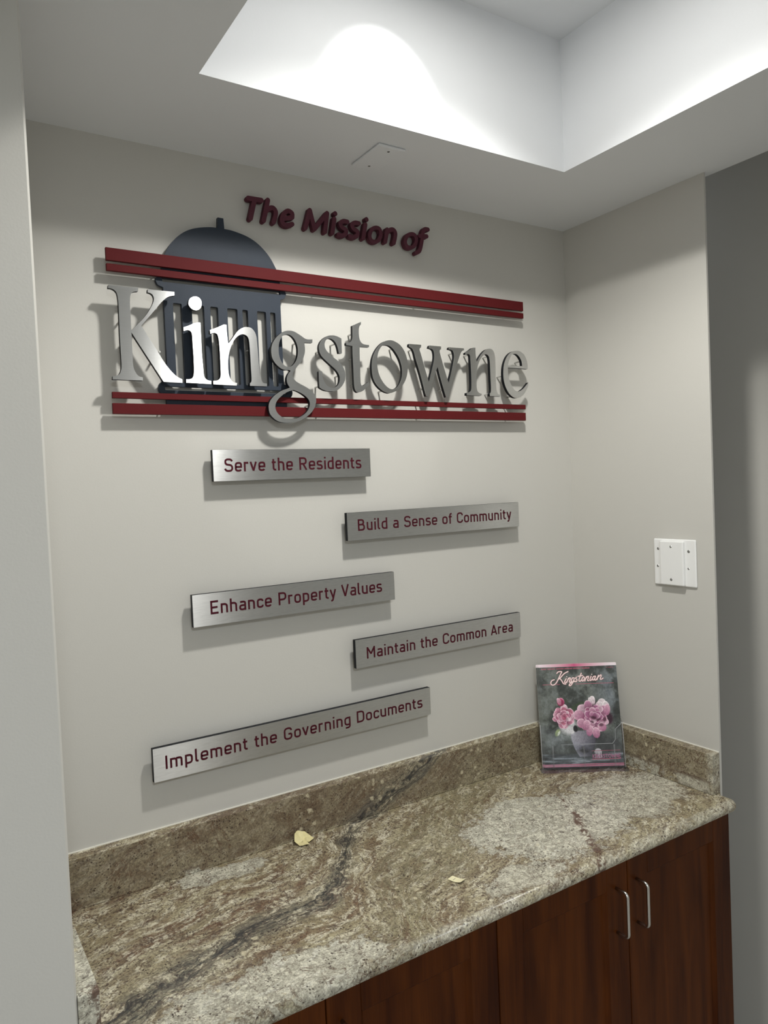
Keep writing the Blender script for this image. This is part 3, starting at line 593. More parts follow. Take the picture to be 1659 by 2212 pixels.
# ------------------------------------------------------------------ maroon bars
def bar(x0, x1, z0, z1, lab):
    org = ((x0+x1)/2, 0, z0)
    t = empty('sign_bar', org); tag(t, lab, 'sign bar', 'maroon bars of the wall sign')
    bm = bmesh.new(); box(bm, (x0-org[0], -0.027, 0), (x1-org[0], -0.0195, z1-z0), bevel=0.0005, seg=1)
    new_mesh_obj('bar_strip', bm, M_MAROON, t)
    zc_ = (z0+z1)/2
    studs(t, [(x0+0.10, zc_), (x0+0.42*(x1-x0)+0.0, zc_), (x1-0.36, zc_), (x1-0.06, zc_)], 0.0197, 0.0018, org)
bar(-1.3125, -0.1955, 2.1870, 2.2122, 'wide maroon bar across the dome, topmost of the four')
bar(-1.3125, -0.1955, 2.1667, 2.1808, 'narrow maroon bar just under the topmost wide one')
bar(-1.3145, -0.1995, 1.9138, 1.9262, 'narrow maroon bar directly under the feet of the big metal letters')
bar(-1.3150, -0.2000, 1.8825, 1.9040, 'wide maroon bar at the very bottom, crossed by the loop of the g')

# ------------------------------------------------------------------ top line of maroon letters
line1 = [('T','letter_capital_t','maroon capital T, first letter of the small top line'),
 ('h','letter_h','maroon lowercase h after the T in the top line'),
 ('e','letter_e','maroon lowercase e ending the first word of the top line'),
 ('M','letter_capital_m','maroon capital M, the widest letter of the top line'),
 ('i','letter_i','maroon lowercase i directly after the capital M in the top line'),
 ('s','letter_s','maroon lowercase s touching the i, left one of the double s'),
 ('S','letter_s','maroon lowercase s, right one of the double s in the top line'),
 ('I','letter_i','maroon lowercase i between the double s and the o'),
 ('o','letter_o','maroon lowercase o before the n in the second word of the top line'),
 ('n','letter_n','maroon lowercase n, the only n of the top line'),
 ('O','letter_o','maroon lowercase o just left of the f'),
 ('f','letter_f','maroon slanted f with descending tail at the right end of the top line')]
for key, nm, lab in line1:
    S = MISSION[key]; xs = [q[0] for s in S for q in s]; zs = [q[1] for s in S for q in s]
    org = ((min(xs)+max(xs))/2, 0, min(zs))
    t = empty(nm, org); tag(t, lab, 'sign letter', 'small maroon letters of the top line')
    bm = bmesh.new()
    for si, s in enumerate(S):
        e_ = 0.00015*si
        closed = len(s) > 3 and s[0] == s[-1]
        pp = [(x-org[0], z-org[2]) for x, z in s]
        if closed:
            q = smooth_outline([(x, z) for x, z in pp[:-1]], 4); ribbon(bm, q, 0.0048, 0.020+e_, 0.0065, closed=True)
        else: ribbon(bm, catmull(pp, 4), 0.0052, 0.020+e_, 0.0065)
    bmesh.ops.recalc_face_normals(bm, faces=bm.faces)
    new_mesh_obj('letter_body', bm, M_MAROON_D, t)
    a = S[0][0]; b_ = S[-1][-1] if len(S[0]) < 3 else S[0][len(S[0])//2]
    studs(t, [tuple(S[0][0]), tuple(b_)], 0.008, 0.0022, org)

# ------------------------------------------------------------------ lettered plaques (uniform-stroke technical lettering)
DIN = {
'A': (.60, [[(.03,0),(.29,.95)],[(.29,.95),(.55,0)],[(.12,.27),(.46,.27)]]),
'B': (.62, [[(.08,0),(.08,1)],[(.08,.93),(.47,.93,.19),(.47,.53,.19),(.08,.53)],[(.08,.53),(.52,.53,.2),(.52,.07,.2),(.08,.07)]]),
'C': (.60, [[(.54,.70),(.54,.93,.22),(.08,.93,.24),(.08,.07,.24),(.54,.07,.22),(.54,.30)]]),
'D': (.64, [[(.08,0),(.08,1)],[(.08,.93),(.56,.93,.25),(.56,.07,.25),(.08,.07)]]),
'E': (.57, [[(.08,0),(.08,1)],[(.08,.93),(.53,.93)],[(.08,.5),(.48,.5)],[(.08,.07),(.53,.07)]]),
'G': (.64, [[(.55,.72),(.55,.93,.22),(.08,.93,.24),(.08,.07,.24),(.56,.07,.22),(.56,.45)],[(.56,.46),(.34,.46)]]),
'I': (.18, [[(.09,0),(.09,1)]]),
'M': (.74, [[(.08,0),(.08,1)],[(.08,.95),(.36,.38)],[(.36,.38),(.64,.95)],[(.64,1),(.64,0)]]),
'P': (.60, [[(.08,0),(.08,1)],[(.08,.93),(.53,.93,.22),(.53,.43,.22),(.08,.43)]]),
'R': (.62, [[(.08,0),(.08,1)],[(.08,.93),(.52,.93,.21),(.52,.48,.21),(.08,.48)],[(.30,.48),(.54,0)]]),
'S': (.60, [[(.53,.78),(.49,.93,.16),(.08,.93,.2),(.08,.55,.2),(.53,.50,.2),(.53,.07,.22),(.08,.07,.18),(.05,.24)]]),
'V': (.58, [[(.03,1),(.28,.04)],[(.28,.04),(.53,1)]]),
'a': (.50, [[(.09,.62),(.15,.65,.04),(.42,.65,.16),(.42,0)],[(.42,.38),(.07,.38,.14),(.07,.07,.15),(.36,.07,.1),(.42,.16)]]),
'c': (.46, [[(.41,.50),(.41,.65,.14),(.07,.65,.2),(.07,.07,.2),(.41,.07,.14),(.41,.22)]]),
'd': (.52, [[(.43,0),(.43,1)],[(.43,.65),(.07,.65,.2),(.07,.07,.2),(.43,.07)]]),
'e': (.51, [[(.07,.35),(.44,.35),(.44,.65,.19),(.07,.65,.2),(.07,.07,.2),(.38,.07,.1),(.42,.15)]]),
'f': (.30, [[(.12,0),(.12,.93,.16),(.29,.93)],[(0,.65),(.28,.65)]]),
'g': (.52, [[(.43,.65),(.07,.65,.2),(.07,.07,.2),(.43,.07)],[(.43,.72),(.43,-.19,.18),(.10,-.19)]]),
'h': (.52, [[(.08,0),(.08,1)],[(.08,.65),(.43,.65,.19),(.43,0)]]),
'i': (.18, [[(.09,0),(.09,.72)],[(.09,.87),(.09,1.0)]]),
'l': (.25, [[(.08,1),(.08,.07,.12),(.22,.07)]]),
'm': (.80, [[(.08,0),(.08,.72)],[(.08,.65),(.40,.65,.16),(.40,0)],[(.40,.65),(.71,.65,.16),(.71,0)]]),
'n': (.52, [[(.08,0),(.08,.72)],[(.08,.65),(.43,.65,.19),(.43,0)]]),
'o': (.52, [[(.07,.36),(.07,.65,.2),(.44,.65,.2),(.44,.07,.2),(.07,.07,.2),(.07,.36)]]),
'p': (.52, [[(.08,-.25),(.08,.72)],[(.08,.65),(.44,.65,.2),(.44,.07,.2),(.08,.07)]]),
'r': (.36, [[(.08,0),(.08,.72)],[(.08,.50),(.08,.65,.10),(.33,.65)]]),
's': (.47, [[(.40,.58),(.37,.65,.06),(.07,.65,.14),(.07,.38,.14),(.41,.34,.14),(.41,.07,.14),(.08,.07,.12),(.05,.15)]]),
't': (.32, [[(.12,.90),(.12,.07,.15),(.30,.07)],[(0,.65),(.29,.65)]]),
'u': (.52, [[(.08,.72),(.08,.07,.19),(.43,.07)],[(.43,0),(.43,.72)]]),
'v': (.46, [[(.03,.72),(.22,.04)],[(.22,.04),(.41,.72)]]),
'y': (.46, [[(.03,.72),(.23,.06)],[(.42,.72),(.19,-.19,.08),(.07,-.19)]]),
' ': (.26, [])}
def fillet(path):
    out = []
    for i, p in enumerate(path):
        if len(p) < 3 or i == 0 or i == len(path)-1: out.append(np.array(p[:2], float)); continue
        a = np.array(path[i-1][:2], float); b = np.array(p[:2], float); c = np.array(path[i+1][:2], float); r = p[2]
        u = (a-b); lu = np.linalg.norm(u); u /= lu; w = (c-b); lw = np.linalg.norm(w); w /= lw
        r = min(r, lu*0.5 if i > 1 else lu, lw*0.5 if i < len(path)-2 else lw)
        s, e = b+u*r, b+w*r
        for k in range(7):
            t_ = k/6; q0 = (1-t_)**2; q1 = 2*t_*(1-t_)*1.0; q2 = t_**2
            out.append(s*q0 + (b*1.0)*q1 + e*q2)
    res = [out[0]]
    for q in out[1:]:
        if np.linalg.norm(q-res[-1]) > 1e-4: res.append(q)
    return res
def din_text(bm, text, x0, x1, zb, cap, yf, origin):
    adv = sum(DIN[c][0] + .10 for c in text) - .10
    sx = (x1-x0)/adv; x = x0
    for c in text:
        w_, paths = DIN[c]
        for pi_, pth in enumerate(paths):
            q = [(x + p_[0]*sx - origin[0], zb + p_[1]*cap - origin[2]) for p_ in fillet(pth)]
            ribbon(bm, q, 0.070*cap, yf+0.00004*pi_, yf-0.0004, cap=False)
        x += (w_ + .10)*sx
plaques = [('Serve the Residents', -1.1155, -0.7200, 1.7405, 1.8085, -1.0905, -0.7459, 1.7606, 0.0290, 'brushed silver plaque lettered about serving the residents, uppermost of five'),
 ('Build a Sense of Community', -0.7918, -0.2435, 1.5882, 1.6553, -0.7635, -0.2720, 1.6104, 0.0280, 'brushed silver plaque lettered about a sense of community, second from the top'),
 ('Enhance Property Values', -1.1758, -0.6654, 1.4332, 1.5023, -1.1378, -0.7023, 1.4570, 0.0288, 'brushed silver plaque lettered about property values, middle one of five'),
 ('Maintain the Common Area', -0.7842, -0.2522, 1.2795, 1.3486, -0.7543, -0.2806, 1.2992, 0.0280, 'brushed silver plaque lettered about the common area, left of the magazine holder'),
 ('Implement the Governing Documents', -1.2745, -0.5705, 1.1256, 1.1956, -1.2507, -0.5957, 1.1489, 0.0280, 'longest brushed silver plaque, about governing documents, lowest above the stone splash')]
for text, x0, x1, z0, z1, tx0, tx1, zb, cap, lab in plaques:
    org = ((x0+x1)/2, 0, z0)
    t = empty('plaque', org); tag(t, lab, 'wall plaque', 'lettered metal plaques on the back wall')
    bm = bmesh.new(); box(bm, (x0-org[0], -0.0290, 0), (x1-org[0], -0.0180, z1-z0)); new_mesh_obj('backing_board', bm, M_BLACK, t)
    bm = bmesh.new(); box(bm, (x0-org[0]+0.0002, -0.0300, 0.0002), (x1-org[0]-0.0002, -0.0290, z1-z0-0.0002)); new_mesh_obj('metal_face', bm, M_SILVER, t)
    bm = bmesh.new(); din_text(bm, text, tx0, tx1, zb, cap, 0.0304, org)
    bmesh.ops.recalc_face_normals(bm, faces=bm.faces)
    new_mesh_obj('lettering', bm, M_VINYL, t)
    studs(t, [(x0+0.06, (z0+z1)/2), (x1-0.06, (z0+z1)/2)], 0.0185, 0.003, org)
# ------------------------------------------------------------------ granite counter and splashes
CZ = 0.914; CT = 0.030
def slab(bm, x0, n=14):
    """worktop: bullnose front that turns the corner at the free right end"""
    r = CT/2; yf = -0.510; R_ = 0.018; xe = -0.0015
    def ring(d, z):
        pts = [(x0, -0.001), (x0, yf+d)]
        for k in range(13):
            a = math.radians(-90 + 90*k/12); pts.append((xe-R_ + (R_-d)*math.cos(a), yf+R_ + (R_-d)*math.sin(a)))
        pts += [(xe-d, -0.4625), (-0.001, -0.4605), (-0.001, -0.001)]
        return [bm.verts.new((x, y, z)) for x, y in pts]
    rings = []
    for k in range(n+1):
        a = math.pi*k/n; rings.append(ring(r*(1-math.sin(a)), CZ - r + r*math.cos(a)))
    m_ = len(rings[0])
    for i in range(n):
        for k in range(m_):
            j = (k+1) % m_
            f = bm.faces.new((rings[i][k], rings[i+1][k], rings[i+1][j], rings[i][j]))
            f.smooth = 1 <= k <= 14
    bm.faces.new(rings[0]); bm.faces.new(list(reversed(rings[-1])))
    bmesh.ops.recalc_face_normals(bm, faces=bm.faces)
bm = bmesh.new(); slab(bm, -1.5056)
t = new_mesh_obj('worktop', bm, M_GRAN); tag(t, 'speckled beige and brown granite worktop with rounded front edge and dark vein', 'countertop')

ST = 1.0156
def splash(a, b, lab, loc=(0, 0, 0)):
    # each strip is cut from another place of the slab, so its grain has its own origin
    bm = bmesh.new(); box(bm, [p-q for p, q in zip(a, loc)], [p-q for p, q in zip(b, loc)], bevel=0.0012, seg=2)
    o = new_mesh_obj('backsplash', bm, M_GRAN); o.location = loc; tag(o, lab, 'backsplash', 'granite splashes round the worktop'); return o
splash((-1.5055, -0.0300, CZ+0.0004), (-0.0008, -0.0008, ST), 'long granite backsplash strip running under the sign wall')
splash((-0.0300, -0.4600, CZ+0.0004), (-0.0008, -0.0306, ST), 'short granite side splash on the right, beside the magazine holder', (0.62, 0.05, 0.02))
splash((-1.5055, -0.4600, CZ+0.0004), (-1.4760, -0.0306, ST), 'granite side splash at the far left, half hidden by the pale wall edge', (-1.08, -0.10, 0.10))

# ------------------------------------------------------------------ cabinets
DF = -0.482                                   # front face of the doors
def door(parent, org, x0, x1, z0, z1, hinge_right):
    g = 0.0013
    bm = bmesh.new()
    yb = DF + 0.020; st = 0.066
    X0, X1, Z0, Z1 = x0+g-org[0], x1-g-org[0], z0-org[2], z1-org[2]
    Y0, Y1 = DF-org[1], yb-org[1]
    box(bm, (X0, Y0, Z0), (X0+st, Y1, Z1), bevel=0.0012, seg=1)
    box(bm, (X1-st, Y0, Z0), (X1, Y1, Z1), bevel=0.0012, seg=1)
    box(bm, (X0+st, Y0, Z1-0.062), (X1-st, Y1, Z1), bevel=0.0008, seg=1)
    box(bm, (X0+st, Y0, Z0), (X1-st, Y1, Z0+0.066), bevel=0.0008, seg=1)
    d = new_mesh_obj('door', bm, M_WOOD, parent)
    # recessed flat panel with a sloped bead round it
    bm = bmesh.new()
    a0, a1, b0, b1 = X0+st, X1-st, Z0+0.066, Z1-0.062
    box(bm, (a0, Y0+0.0085, b0), (a1, Y1-0.003, b1))
    w_ = 0.007
    o_ = [bm.verts.new(c) for c in ((a0, Y0+0.001, b0), (a1, Y0+0.001, b0), (a1, Y0+0.001, b1), (a0, Y0+0.001, b1))]
    i_ = [bm.verts.new(c) for c in ((a0+w_, Y0+0.0084, b0+w_), (a1-w_, Y0+0.0084, b0+w_), (a1-w_, Y0+0.0084, b1-w_), (a0+w_, Y0+0.0084, b1-w_))]
    for k in range(4): bm.faces.new((o_[k], o_[(k+1) % 4], i_[(k+1) % 4], i_[k]))
    pn = new_mesh_obj('door_panel', bm, M_WOOD, d)
    # bent wire pull
    hx = (X0 + 0.027) if hinge_right else (X1 - 0.037)
    zt, zb_ = 0.8205-org[2], 0.7225-org[2]
    R_ = 0.010; out = Y0 - 0.031; pts = [(hx, Y0+0.002, zt)]
    for k in range(9):
        a = math.pi/2*k/8; pts.append((hx, out+R_-R_*math.sin(a), zt-R_+R_*math.cos(a)))
    for k in range(9):
        a = math.pi/2*k/8; pts.append((hx, out+R_-R_*math.cos(a), zb_+R_-R_*math.sin(a)))
    pts.append((hx, Y0+0.002, zb_))
    bm = bmesh.new(); tube(bm, pts, 0.0037, 12)
    new_mesh_obj('handle', bm, M_HANDLE, d)
def cabinet(x0, x1, xm, lab):
    org = ((x0+x1)/2, -0.24, 0.0)
    t = empty('base_cabinet', org); tag(t, lab, 'cabinet', 'cherry base cabinets under the worktop')
    bm = bmesh.new(); th = 0.018
    zt = CZ-CT-0.0005
    L_ = lambda a, b: box(bm, (a[0]-org[0], a[1]-org[1], a[2]), (b[0]-org[0], b[1]-org[1], b[2]))
    L_((x0, DF+0.0205, 0.10), (x0+th, -0.002, zt)); L_((x1-th, DF+0.0205, 0.10), (x1, -0.002, zt))
    L_((x0+th, DF+0.0205, 0.10), (x1-th, -0.002, 0.118)); L_((x0+th, -0.012, 0.118), (x1-th, -0.002, zt))
    L_((x0+th, DF+0.0205, zt-0.03), (x1-th, DF+0.04, zt))
    L_((xm-0.02, DF+0.0205, 0.118), (xm+0.02, DF+0.04, zt-0.03))
    new_mesh_obj('cabinet_body', bm, M_WOOD, t)
    bm = bmesh.new(); L_((x0, DF+0.075, 0.0), (x1, DF+0.095, 0.0998)); new_mesh_obj('toe_kick', bm, M_BLACK, t)
    door(t, org, x0, xm, 0.105, zt-0.001, False)
    door(t, org, xm, x1, 0.105, zt-0.001, True)
cabinet(-0.7575, -0.0012, -0.3805, 'dark cherry two-door base cabinet on the right with both wire pulls in view')
cabinet(-1.5055, -0.7577, -1.1305, 'dark cherry two-door base cabinet at lower left, mostly hidden by the worktop')

# ------------------------------------------------------------------ wall plates
def screw(parent, c, n_, r):
    bm = bmesh.new(); c = Vector(c); n_ = Vector(n_)
    cyl(bm, c, c + n_*0.0007, r, 14, r1=r*0.75); new_mesh_obj('screw', bm, M_SCREW, parent)
org = (0, -0.350, 1.424)
t = empty('wall_plate', org); tag(t, 'white double blank wall plate with a raised cover and six screws', 'wall plate')
L_ = lambda a, b: ((a[0]-org[0], a[1]-org[1], a[2]-org[2]), (b[0]-org[0], b[1]-org[1], b[2]-org[2]))
bm = bmesh.new(); box(bm, *L_((-0.0055, -0.4135, 1.4240), (0.0, -0.2880, 1.5465)), bevel=0.0035, seg=3); new_mesh_obj('base_plate', bm, M_PLATE, t)
bm = bmesh.new(); box(bm, *L_((-0.0150, -0.3830, 1.4265), (-0.0050, -0.3130, 1.5415)), bevel=0.0030, seg=3); new_mesh_obj('raised_cover', bm, M_PLATE, t)
for y, z, x, r_ in ((-0.3475, 1.527, -0.0150, .0033), (-0.3465, 1.4415, -0.0150, .0037), (-0.3020, 1.5195, -0.0055, .0037), (-0.3000, 1.4735, -0.0055, .0033), (-0.3930, 1.5160, -0.0055, .0040), (-0.3915, 1.4720, -0.0055, .0028)):
    screw(t, (x-org[0], y-org[1], z-org[2]), (-1, 0, 0), r_)
org = (-0.7525, -0.173, H)
t = empty('ceiling_plate', org); tag(t, 'small white blank cover plate screwed to the lower ceiling above the sign', 'cover plate')
L_ = lambda a, b: ((a[0]-org[0], a[1]-org[1], a[2]-org[2]), (b[0]-org[0], b[1]-org[1], b[2]-org[2]))
bm = bmesh.new(); box(bm, *L_((-0.7880, -0.2310, H-0.0060), (-0.7180, -0.1130, H)), bevel=0.0035, seg=3); new_mesh_obj('blank_plate', bm, M_CEIL, t)
screw(t, (0, -0.040, -0.0060), (0, 0, -1), .0033); screw(t, (0, 0.040, -0.0060), (0, 0, -1), .0033)

# ------------------------------------------------------------------ magazine cover, painted into point colours
NX, NY = 260, 336
gx, gy = np.meshgrid((np.arange(NX)+.5)/NX, (np.arange(NY)+.5)/NY)      # s across, t down
rng = np.random.RandomState(7)
def vnoise(fx, fy, octv=4, seed=0):
    r_ = np.random.RandomState(seed); out = np.zeros((NY, NX)); amp = 1; tot = 0
    for o in range(octv):
        nx, ny = int(fx*2**o)+2, int(fy*2**o)+2; g = r_.rand(ny+1, nx+1)
        X = gx*(nx-1); Y = gy*(ny-1); i = X.astype(int); j = Y.astype(int); u = X-i; v = Y-j
        u = u*u*(3-2*u); v = v*v*(3-2*v)
        out += amp*((g[j, i]*(1-u)+g[j, i+1]*u)*(1-v)+(g[j+1, i]*(1-u)+g[j+1, i+1]*u)*v); tot += amp; amp *= 0.6
    return out/tot
def lin(r_, g_, b_): return np.array([((c/255.0)/12.92 if c <= 10 else (((c/255.0)+.055)/1.055)**2.4) for c in (r_, g_, b_)])
def over(img, m_, c): m_ = np.clip(m_, 0, 1)[..., None]; img[:] = img*(1-m_) + (c if isinstance(c, np.ndarray) and c.ndim == 3 else np.asarray(c)[None, None])*m_
ASP = 0.279/0.216
def ell(cx, cy, rx, ry, ang=0, soft=0.12):
    a = math.radians(ang); dx = gx-cx; dy = (gy-cy)*ASP
    X = dx*math.cos(a)+dy*math.sin(a); Y = -dx*math.sin(a)+dy*math.cos(a)
    d = np.sqrt((X/rx)**2+(Y/ry)**2); return np.clip((1-d)/soft, 0, 1), X/rx, Y/ry, d
def seg(pts, w):
    m_ = np.zeros((NY, NX))
    for (x0, y0), (x1, y1) in zip(pts[:-1], pts[1:]):
        dx, dy = x1-x0, (y1-y0)*ASP; l2 = dx*dx+dy*dy+1e-12
        t_ = np.clip(((gx-x0)*dx+(gy-y0)*ASP*dy)/l2, 0, 1)
        d = np.sqrt((gx-x0-t_*dx)**2+((gy-y0)*ASP-t_*dy)**2)
        m_ = np.maximum(m_, np.clip((w-d)/0.0028+0.5, 0, 1))
    return m_
img = np.zeros((NY, NX, 3))
n1 = vnoise(5, 6, 5, 1); n2 = vnoise(14, 16, 4, 2); n3 = vnoise(3, 3, 3, 3)
img[:] = lin(62, 66, 62)
over(img, np.clip((n1-.40)*5, 0, 1)*.85, lin(108, 113, 108)); over(img, np.clip((.46-n2)*5, 0, 1)*.7, lin(40, 42, 40))
over(img, np.clip((n3-.5)*3, 0, 1)*.5, lin(70, 74, 58))
over(img, np.clip((gx-.62)*3, 0, 1)*np.clip((n1-.35)*4, 0, 1)*np.clip((.62-gy)*4, 0, 1)*.75, lin(122, 130, 140))
over(img, np.clip((n2-.52)*6, 0, 1)*.35, lin(135, 142, 142))
q = ell(.25, .75, .24, .20, 0, .8)[0]; over(img, q*np.clip((n1-.30)*3, 0, 1)*.75, lin(158, 165, 166))
q = ell(.80, .80, .28, .20, 0, .7)[0]; over(img, q*.7, lin(44, 44, 50))
q = ell(.62, .70, .22, .10, 0, .6)[0]; over(img, q*.8, lin(24, 24, 27))
tb = np.clip((gy-.865)*60, 0, 1); sn = vnoise(3, 46, 4, 9)
over(img, tb, lin(78, 84, 88)); over(img, tb*np.clip((sn-.5)*7, 0, 1), lin(150, 158, 164)); over(img, tb*np.clip((.42-sn)*7, 0, 1), lin(40, 43, 46))
# vase
vt = np.clip((gy-.655)/.245, 0, 1); hw = .155*(1-0.62*vt**2.2) + .01; cxv = .515-.0*vt
q = np.clip((hw-np.abs(gx-cxv))/.008, 0, 1)*np.clip((gy-.645)*80, 0, 1)*np.clip((.905-gy)*80, 0, 1)
sh = np.clip((gx-(cxv-hw))/(2*hw), 0, 1)
vc = lin(168, 166, 178)[None, None]*(1-sh[..., None]) + lin(66, 62, 76)[None, None]*sh[..., None]
over(img, q, vc)
# stems and leaves
over(img, seg([(.30,.42),(.36,.50),(.42,.60)], .006), lin(40, 52, 34)); over(img, seg([(.10,.64),(.2,.60),(.3,.56)], .004), lin(38, 50, 36))
for a_ in ((.45,.41,.085,.028,-25),(.52,.385,.07,.02,-10),(.33,.36,.05,.016,60),(.40,.44,.06,.025,20),(.24,.345,.045,.01,75)):
    over(img, ell(*a_, .4)[0]*.8, lin(56, 70, 48))
q, X, Y, d = ell(.19, .665, .035, .055, 30, .3); over(img, q, lin(150, 165, 120)); over(img, ell(.205, .67, .016, .04, 30, .4)[0], lin(214, 220, 205))
def petal(cx, cy, rx, ry, ang, c_out, c_in, edge):
    q, X, Y, d = ell(cx, cy, rx, ry, ang, .10)
    g = np.clip(Y*.5+.5, 0, 1)[..., None]
    c = c_out[None, None]*(1-g)+c_in[None, None]*g
    over(img, q, c); rim = np.clip((d-.72)/.2, 0, 1)*np.clip((1-d)/.06, 0, 1)*np.clip(-Y+.2, 0, 1)
    over(img, rim*.8, edge)
pk = lambda a, b: lin(*[int(x+(y-x)*b) for x, y in zip((186, 104, 142), a)])
PINKS = [lin(208,150,180), lin(190,122,158), lin(166,92,132), lin(228,190,210), lin(200,136,172), lin(176,108,150)]
DARKS = [lin(96,36,66), lin(74,22,46), lin(124,50,84)]
EDGE = lin(244, 214, 228)
def flower(cx, cy, R_, ry, seed, layers, pal=PINKS, dark=DARKS):
    r_ = np.random.RandomState(seed)
    over(img, ell(cx, cy, R_*.95, ry*.95, 0, .15)[0], lin(70, 24, 48))
    for li in range(layers):
        f = 1-li/layers; n_ = int(4+5*f); ph = r_.rand()*6.28
        for k in r_.permutation(n_):
            a = ph + 2*math.pi*(k+.6*(r_.rand()-.5))/n_; rr = R_*f*(.60+.25*r_.rand())
            px, py = cx+rr*math.cos(a), cy+rr*math.sin(a)*ry/R_/ASP
            sz = .75+.5*r_.rand()
            petal(px, py, R_*(.15+.17*f)*sz, R_*(.20+.22*f)*sz, math.degrees(a)+90+r_.randint(-40, 40), pal[r_.randint(len(pal))], dark[r_.randint(3)], EDGE)
q = ell(.33, .60, .13, .13, 0, .4)[0]; over(img, q*.9, lin(205, 205, 208)); over(img, ell(.36,.645,.06,.05,0,.3)[0], lin(214, 212, 216)); over(img, ell(.42,.63,.035,.05,0,.3)[0], lin(26, 24, 28))
flower(.285, .515, .140, .135, 3, 5, [lin(214,140,168), lin(224,168,190), lin(196,110,144), lin(208,122,150), lin(236,206,218)])
over(img, ell(.285,.525,.03,.025,0,.8)[0]*.6, lin(214,96,128))
for a_ in ((.655,.372,.042,.072,8),(.635,.378,.025,.06,-15),(.775,.392,.055,.062,30),(.83,.425,.045,.07,-10),(.74,.41,.045,.055,50)):
    petal(*a_, lin(232,222,226), lin(196,160,178), lin(248,240,243))
over(img, ell(.85,.54,.07,.10,0,.4)[0], lin(56, 26, 44))
flower(.66, .520, .180, .175, 12, 5)
for a_ in ((.47,.50,.07,.065,-60),(.50,.58,.06,.06,-30),(.60,.655,.045,.07,15),(.68,.675,.05,.07,-5),(.76,.62,.055,.06,-40),(.56,.60,.05,.07,30),(.84,.455,.04,.075,5)):
    petal(*a_, lin(222,172,196), lin(160,92,128), lin(244,216,228))
for a_ in ((.66,.53,.05,.022,10),(.72,.55,.045,.02,-20),(.64,.57,.03,.02,30),(.75,.60,.04,.028,0),(.80,.55,.03,.04,0)):
    over(img, ell(*a_, .5)[0]*.85, lin(70,24,48))
# bud
petal(.255,.37,.050,.055,0, lin(196,70,118), lin(120,30,66), lin(232,170,196)); petal(.235,.365,.026,.05,-20, lin(226,176,196), lin(170,80,112), EDGE); over(img, ell(.275,.375,.02,.035,10,.5)[0], lin(140,36,78))
img[:] *= (0.72 + 0.56*vnoise(70, 90, 2, 21))[..., None]
# printed bands
g = np.abs(gx-.46)*2.1; topc = lin(206,84,130)[None,None]*(1-np.clip(g,0,1)[...,None])+lin(246,232,238)[None,None]*np.clip(g,0,1)[...,None]
over(img, (gy < .026).astype(float), topc)
PINK = lin(206, 96, 124); LT = lin(250, 228, 226)
over(img, (np.abs(gy-.197) < .0018)*((gx > .04) & (gx < .26) | (gx > .46) & (gx < .95)), PINK)
dash = ((gx*NX).astype(int) % 5 < 4) & ((gx*NX).astype(int) % 29 < 26)
over(img, (np.abs(gy-.045) < .005)*dash*((gx > .03) & (gx < .66))*.55, PINK); over(img, (np.abs(gy-.045) < .004)*dash*((gx > .87) & (gx < .965))*.55, PINK)
over(img, (np.abs(gy-.972) < .004).astype(float), lin(214,118,146)); over(img, (np.abs(gy-.987) < .0055).astype(float), lin(222,130,156)); over(img, (gy > .9935).astype(float), lin(60,40,54))
# title in a brush script
def cp(pts): return [((x-232-.09*(y-200))/(1008.0+.04*(y-200)), (y-198)/1372.0) for x, y in catmull(pts, 5)]
TITLE = [[(478,318),(498,298),(540,300),(525,335),(500,395),(472,450),(440,474),(410,466),(404,436),(420,412),(446,404)],[(622,300),(575,325),(530,375),(505,398)],[(520,388),(545,420),(570,460),(600,466)],
 [(602,395),(582,440),(600,448),(615,430)],[(632,388),(612,446)],[(622,412),(648,384),(656,398),(644,438),(662,444),(672,430)],
 [(706,388),(682,390),(670,428),(690,440),(708,400),(690,450),(664,488),(644,484),(662,458),(720,430)],[(738,378),(726,394),(744,414),(736,438),(712,436)],
 [(796,328),(770,418),(786,436),(800,420)],[(756,368),(814,360)],[(830,374),(810,400),(814,432),(832,426),(842,396),(830,374)],[(866,376),(848,434)],[(860,398),(886,372),(894,386),(882,424),(898,432)],
 [(926,374),(912,420),(926,428),(940,412)],[(982,374),(958,378),(944,408),(956,426),(976,400),(984,374),(974,420),(990,426)],[(990,426),(1008,400),(1022,364)],[(1022,364),(1006,422)],[(1016,390),(1050,360),(1058,374),(1046,412),(1062,418),(1084,404)]]
for s_ in TITLE: over(img, seg(cp([(x+3, y+4) for x, y in s_]), .0075), lin(36, 20, 26))
for s_ in TITLE: over(img, seg(cp(s_), .0078), lin(214, 140, 146))
for s_ in TITLE: over(img, seg(cp(s_), .0056), LT)
for c_ in ((610,368),(934,348)): over(img, ell(*cp([c_])[0], .008, .008, 0, .3)[0], LT)
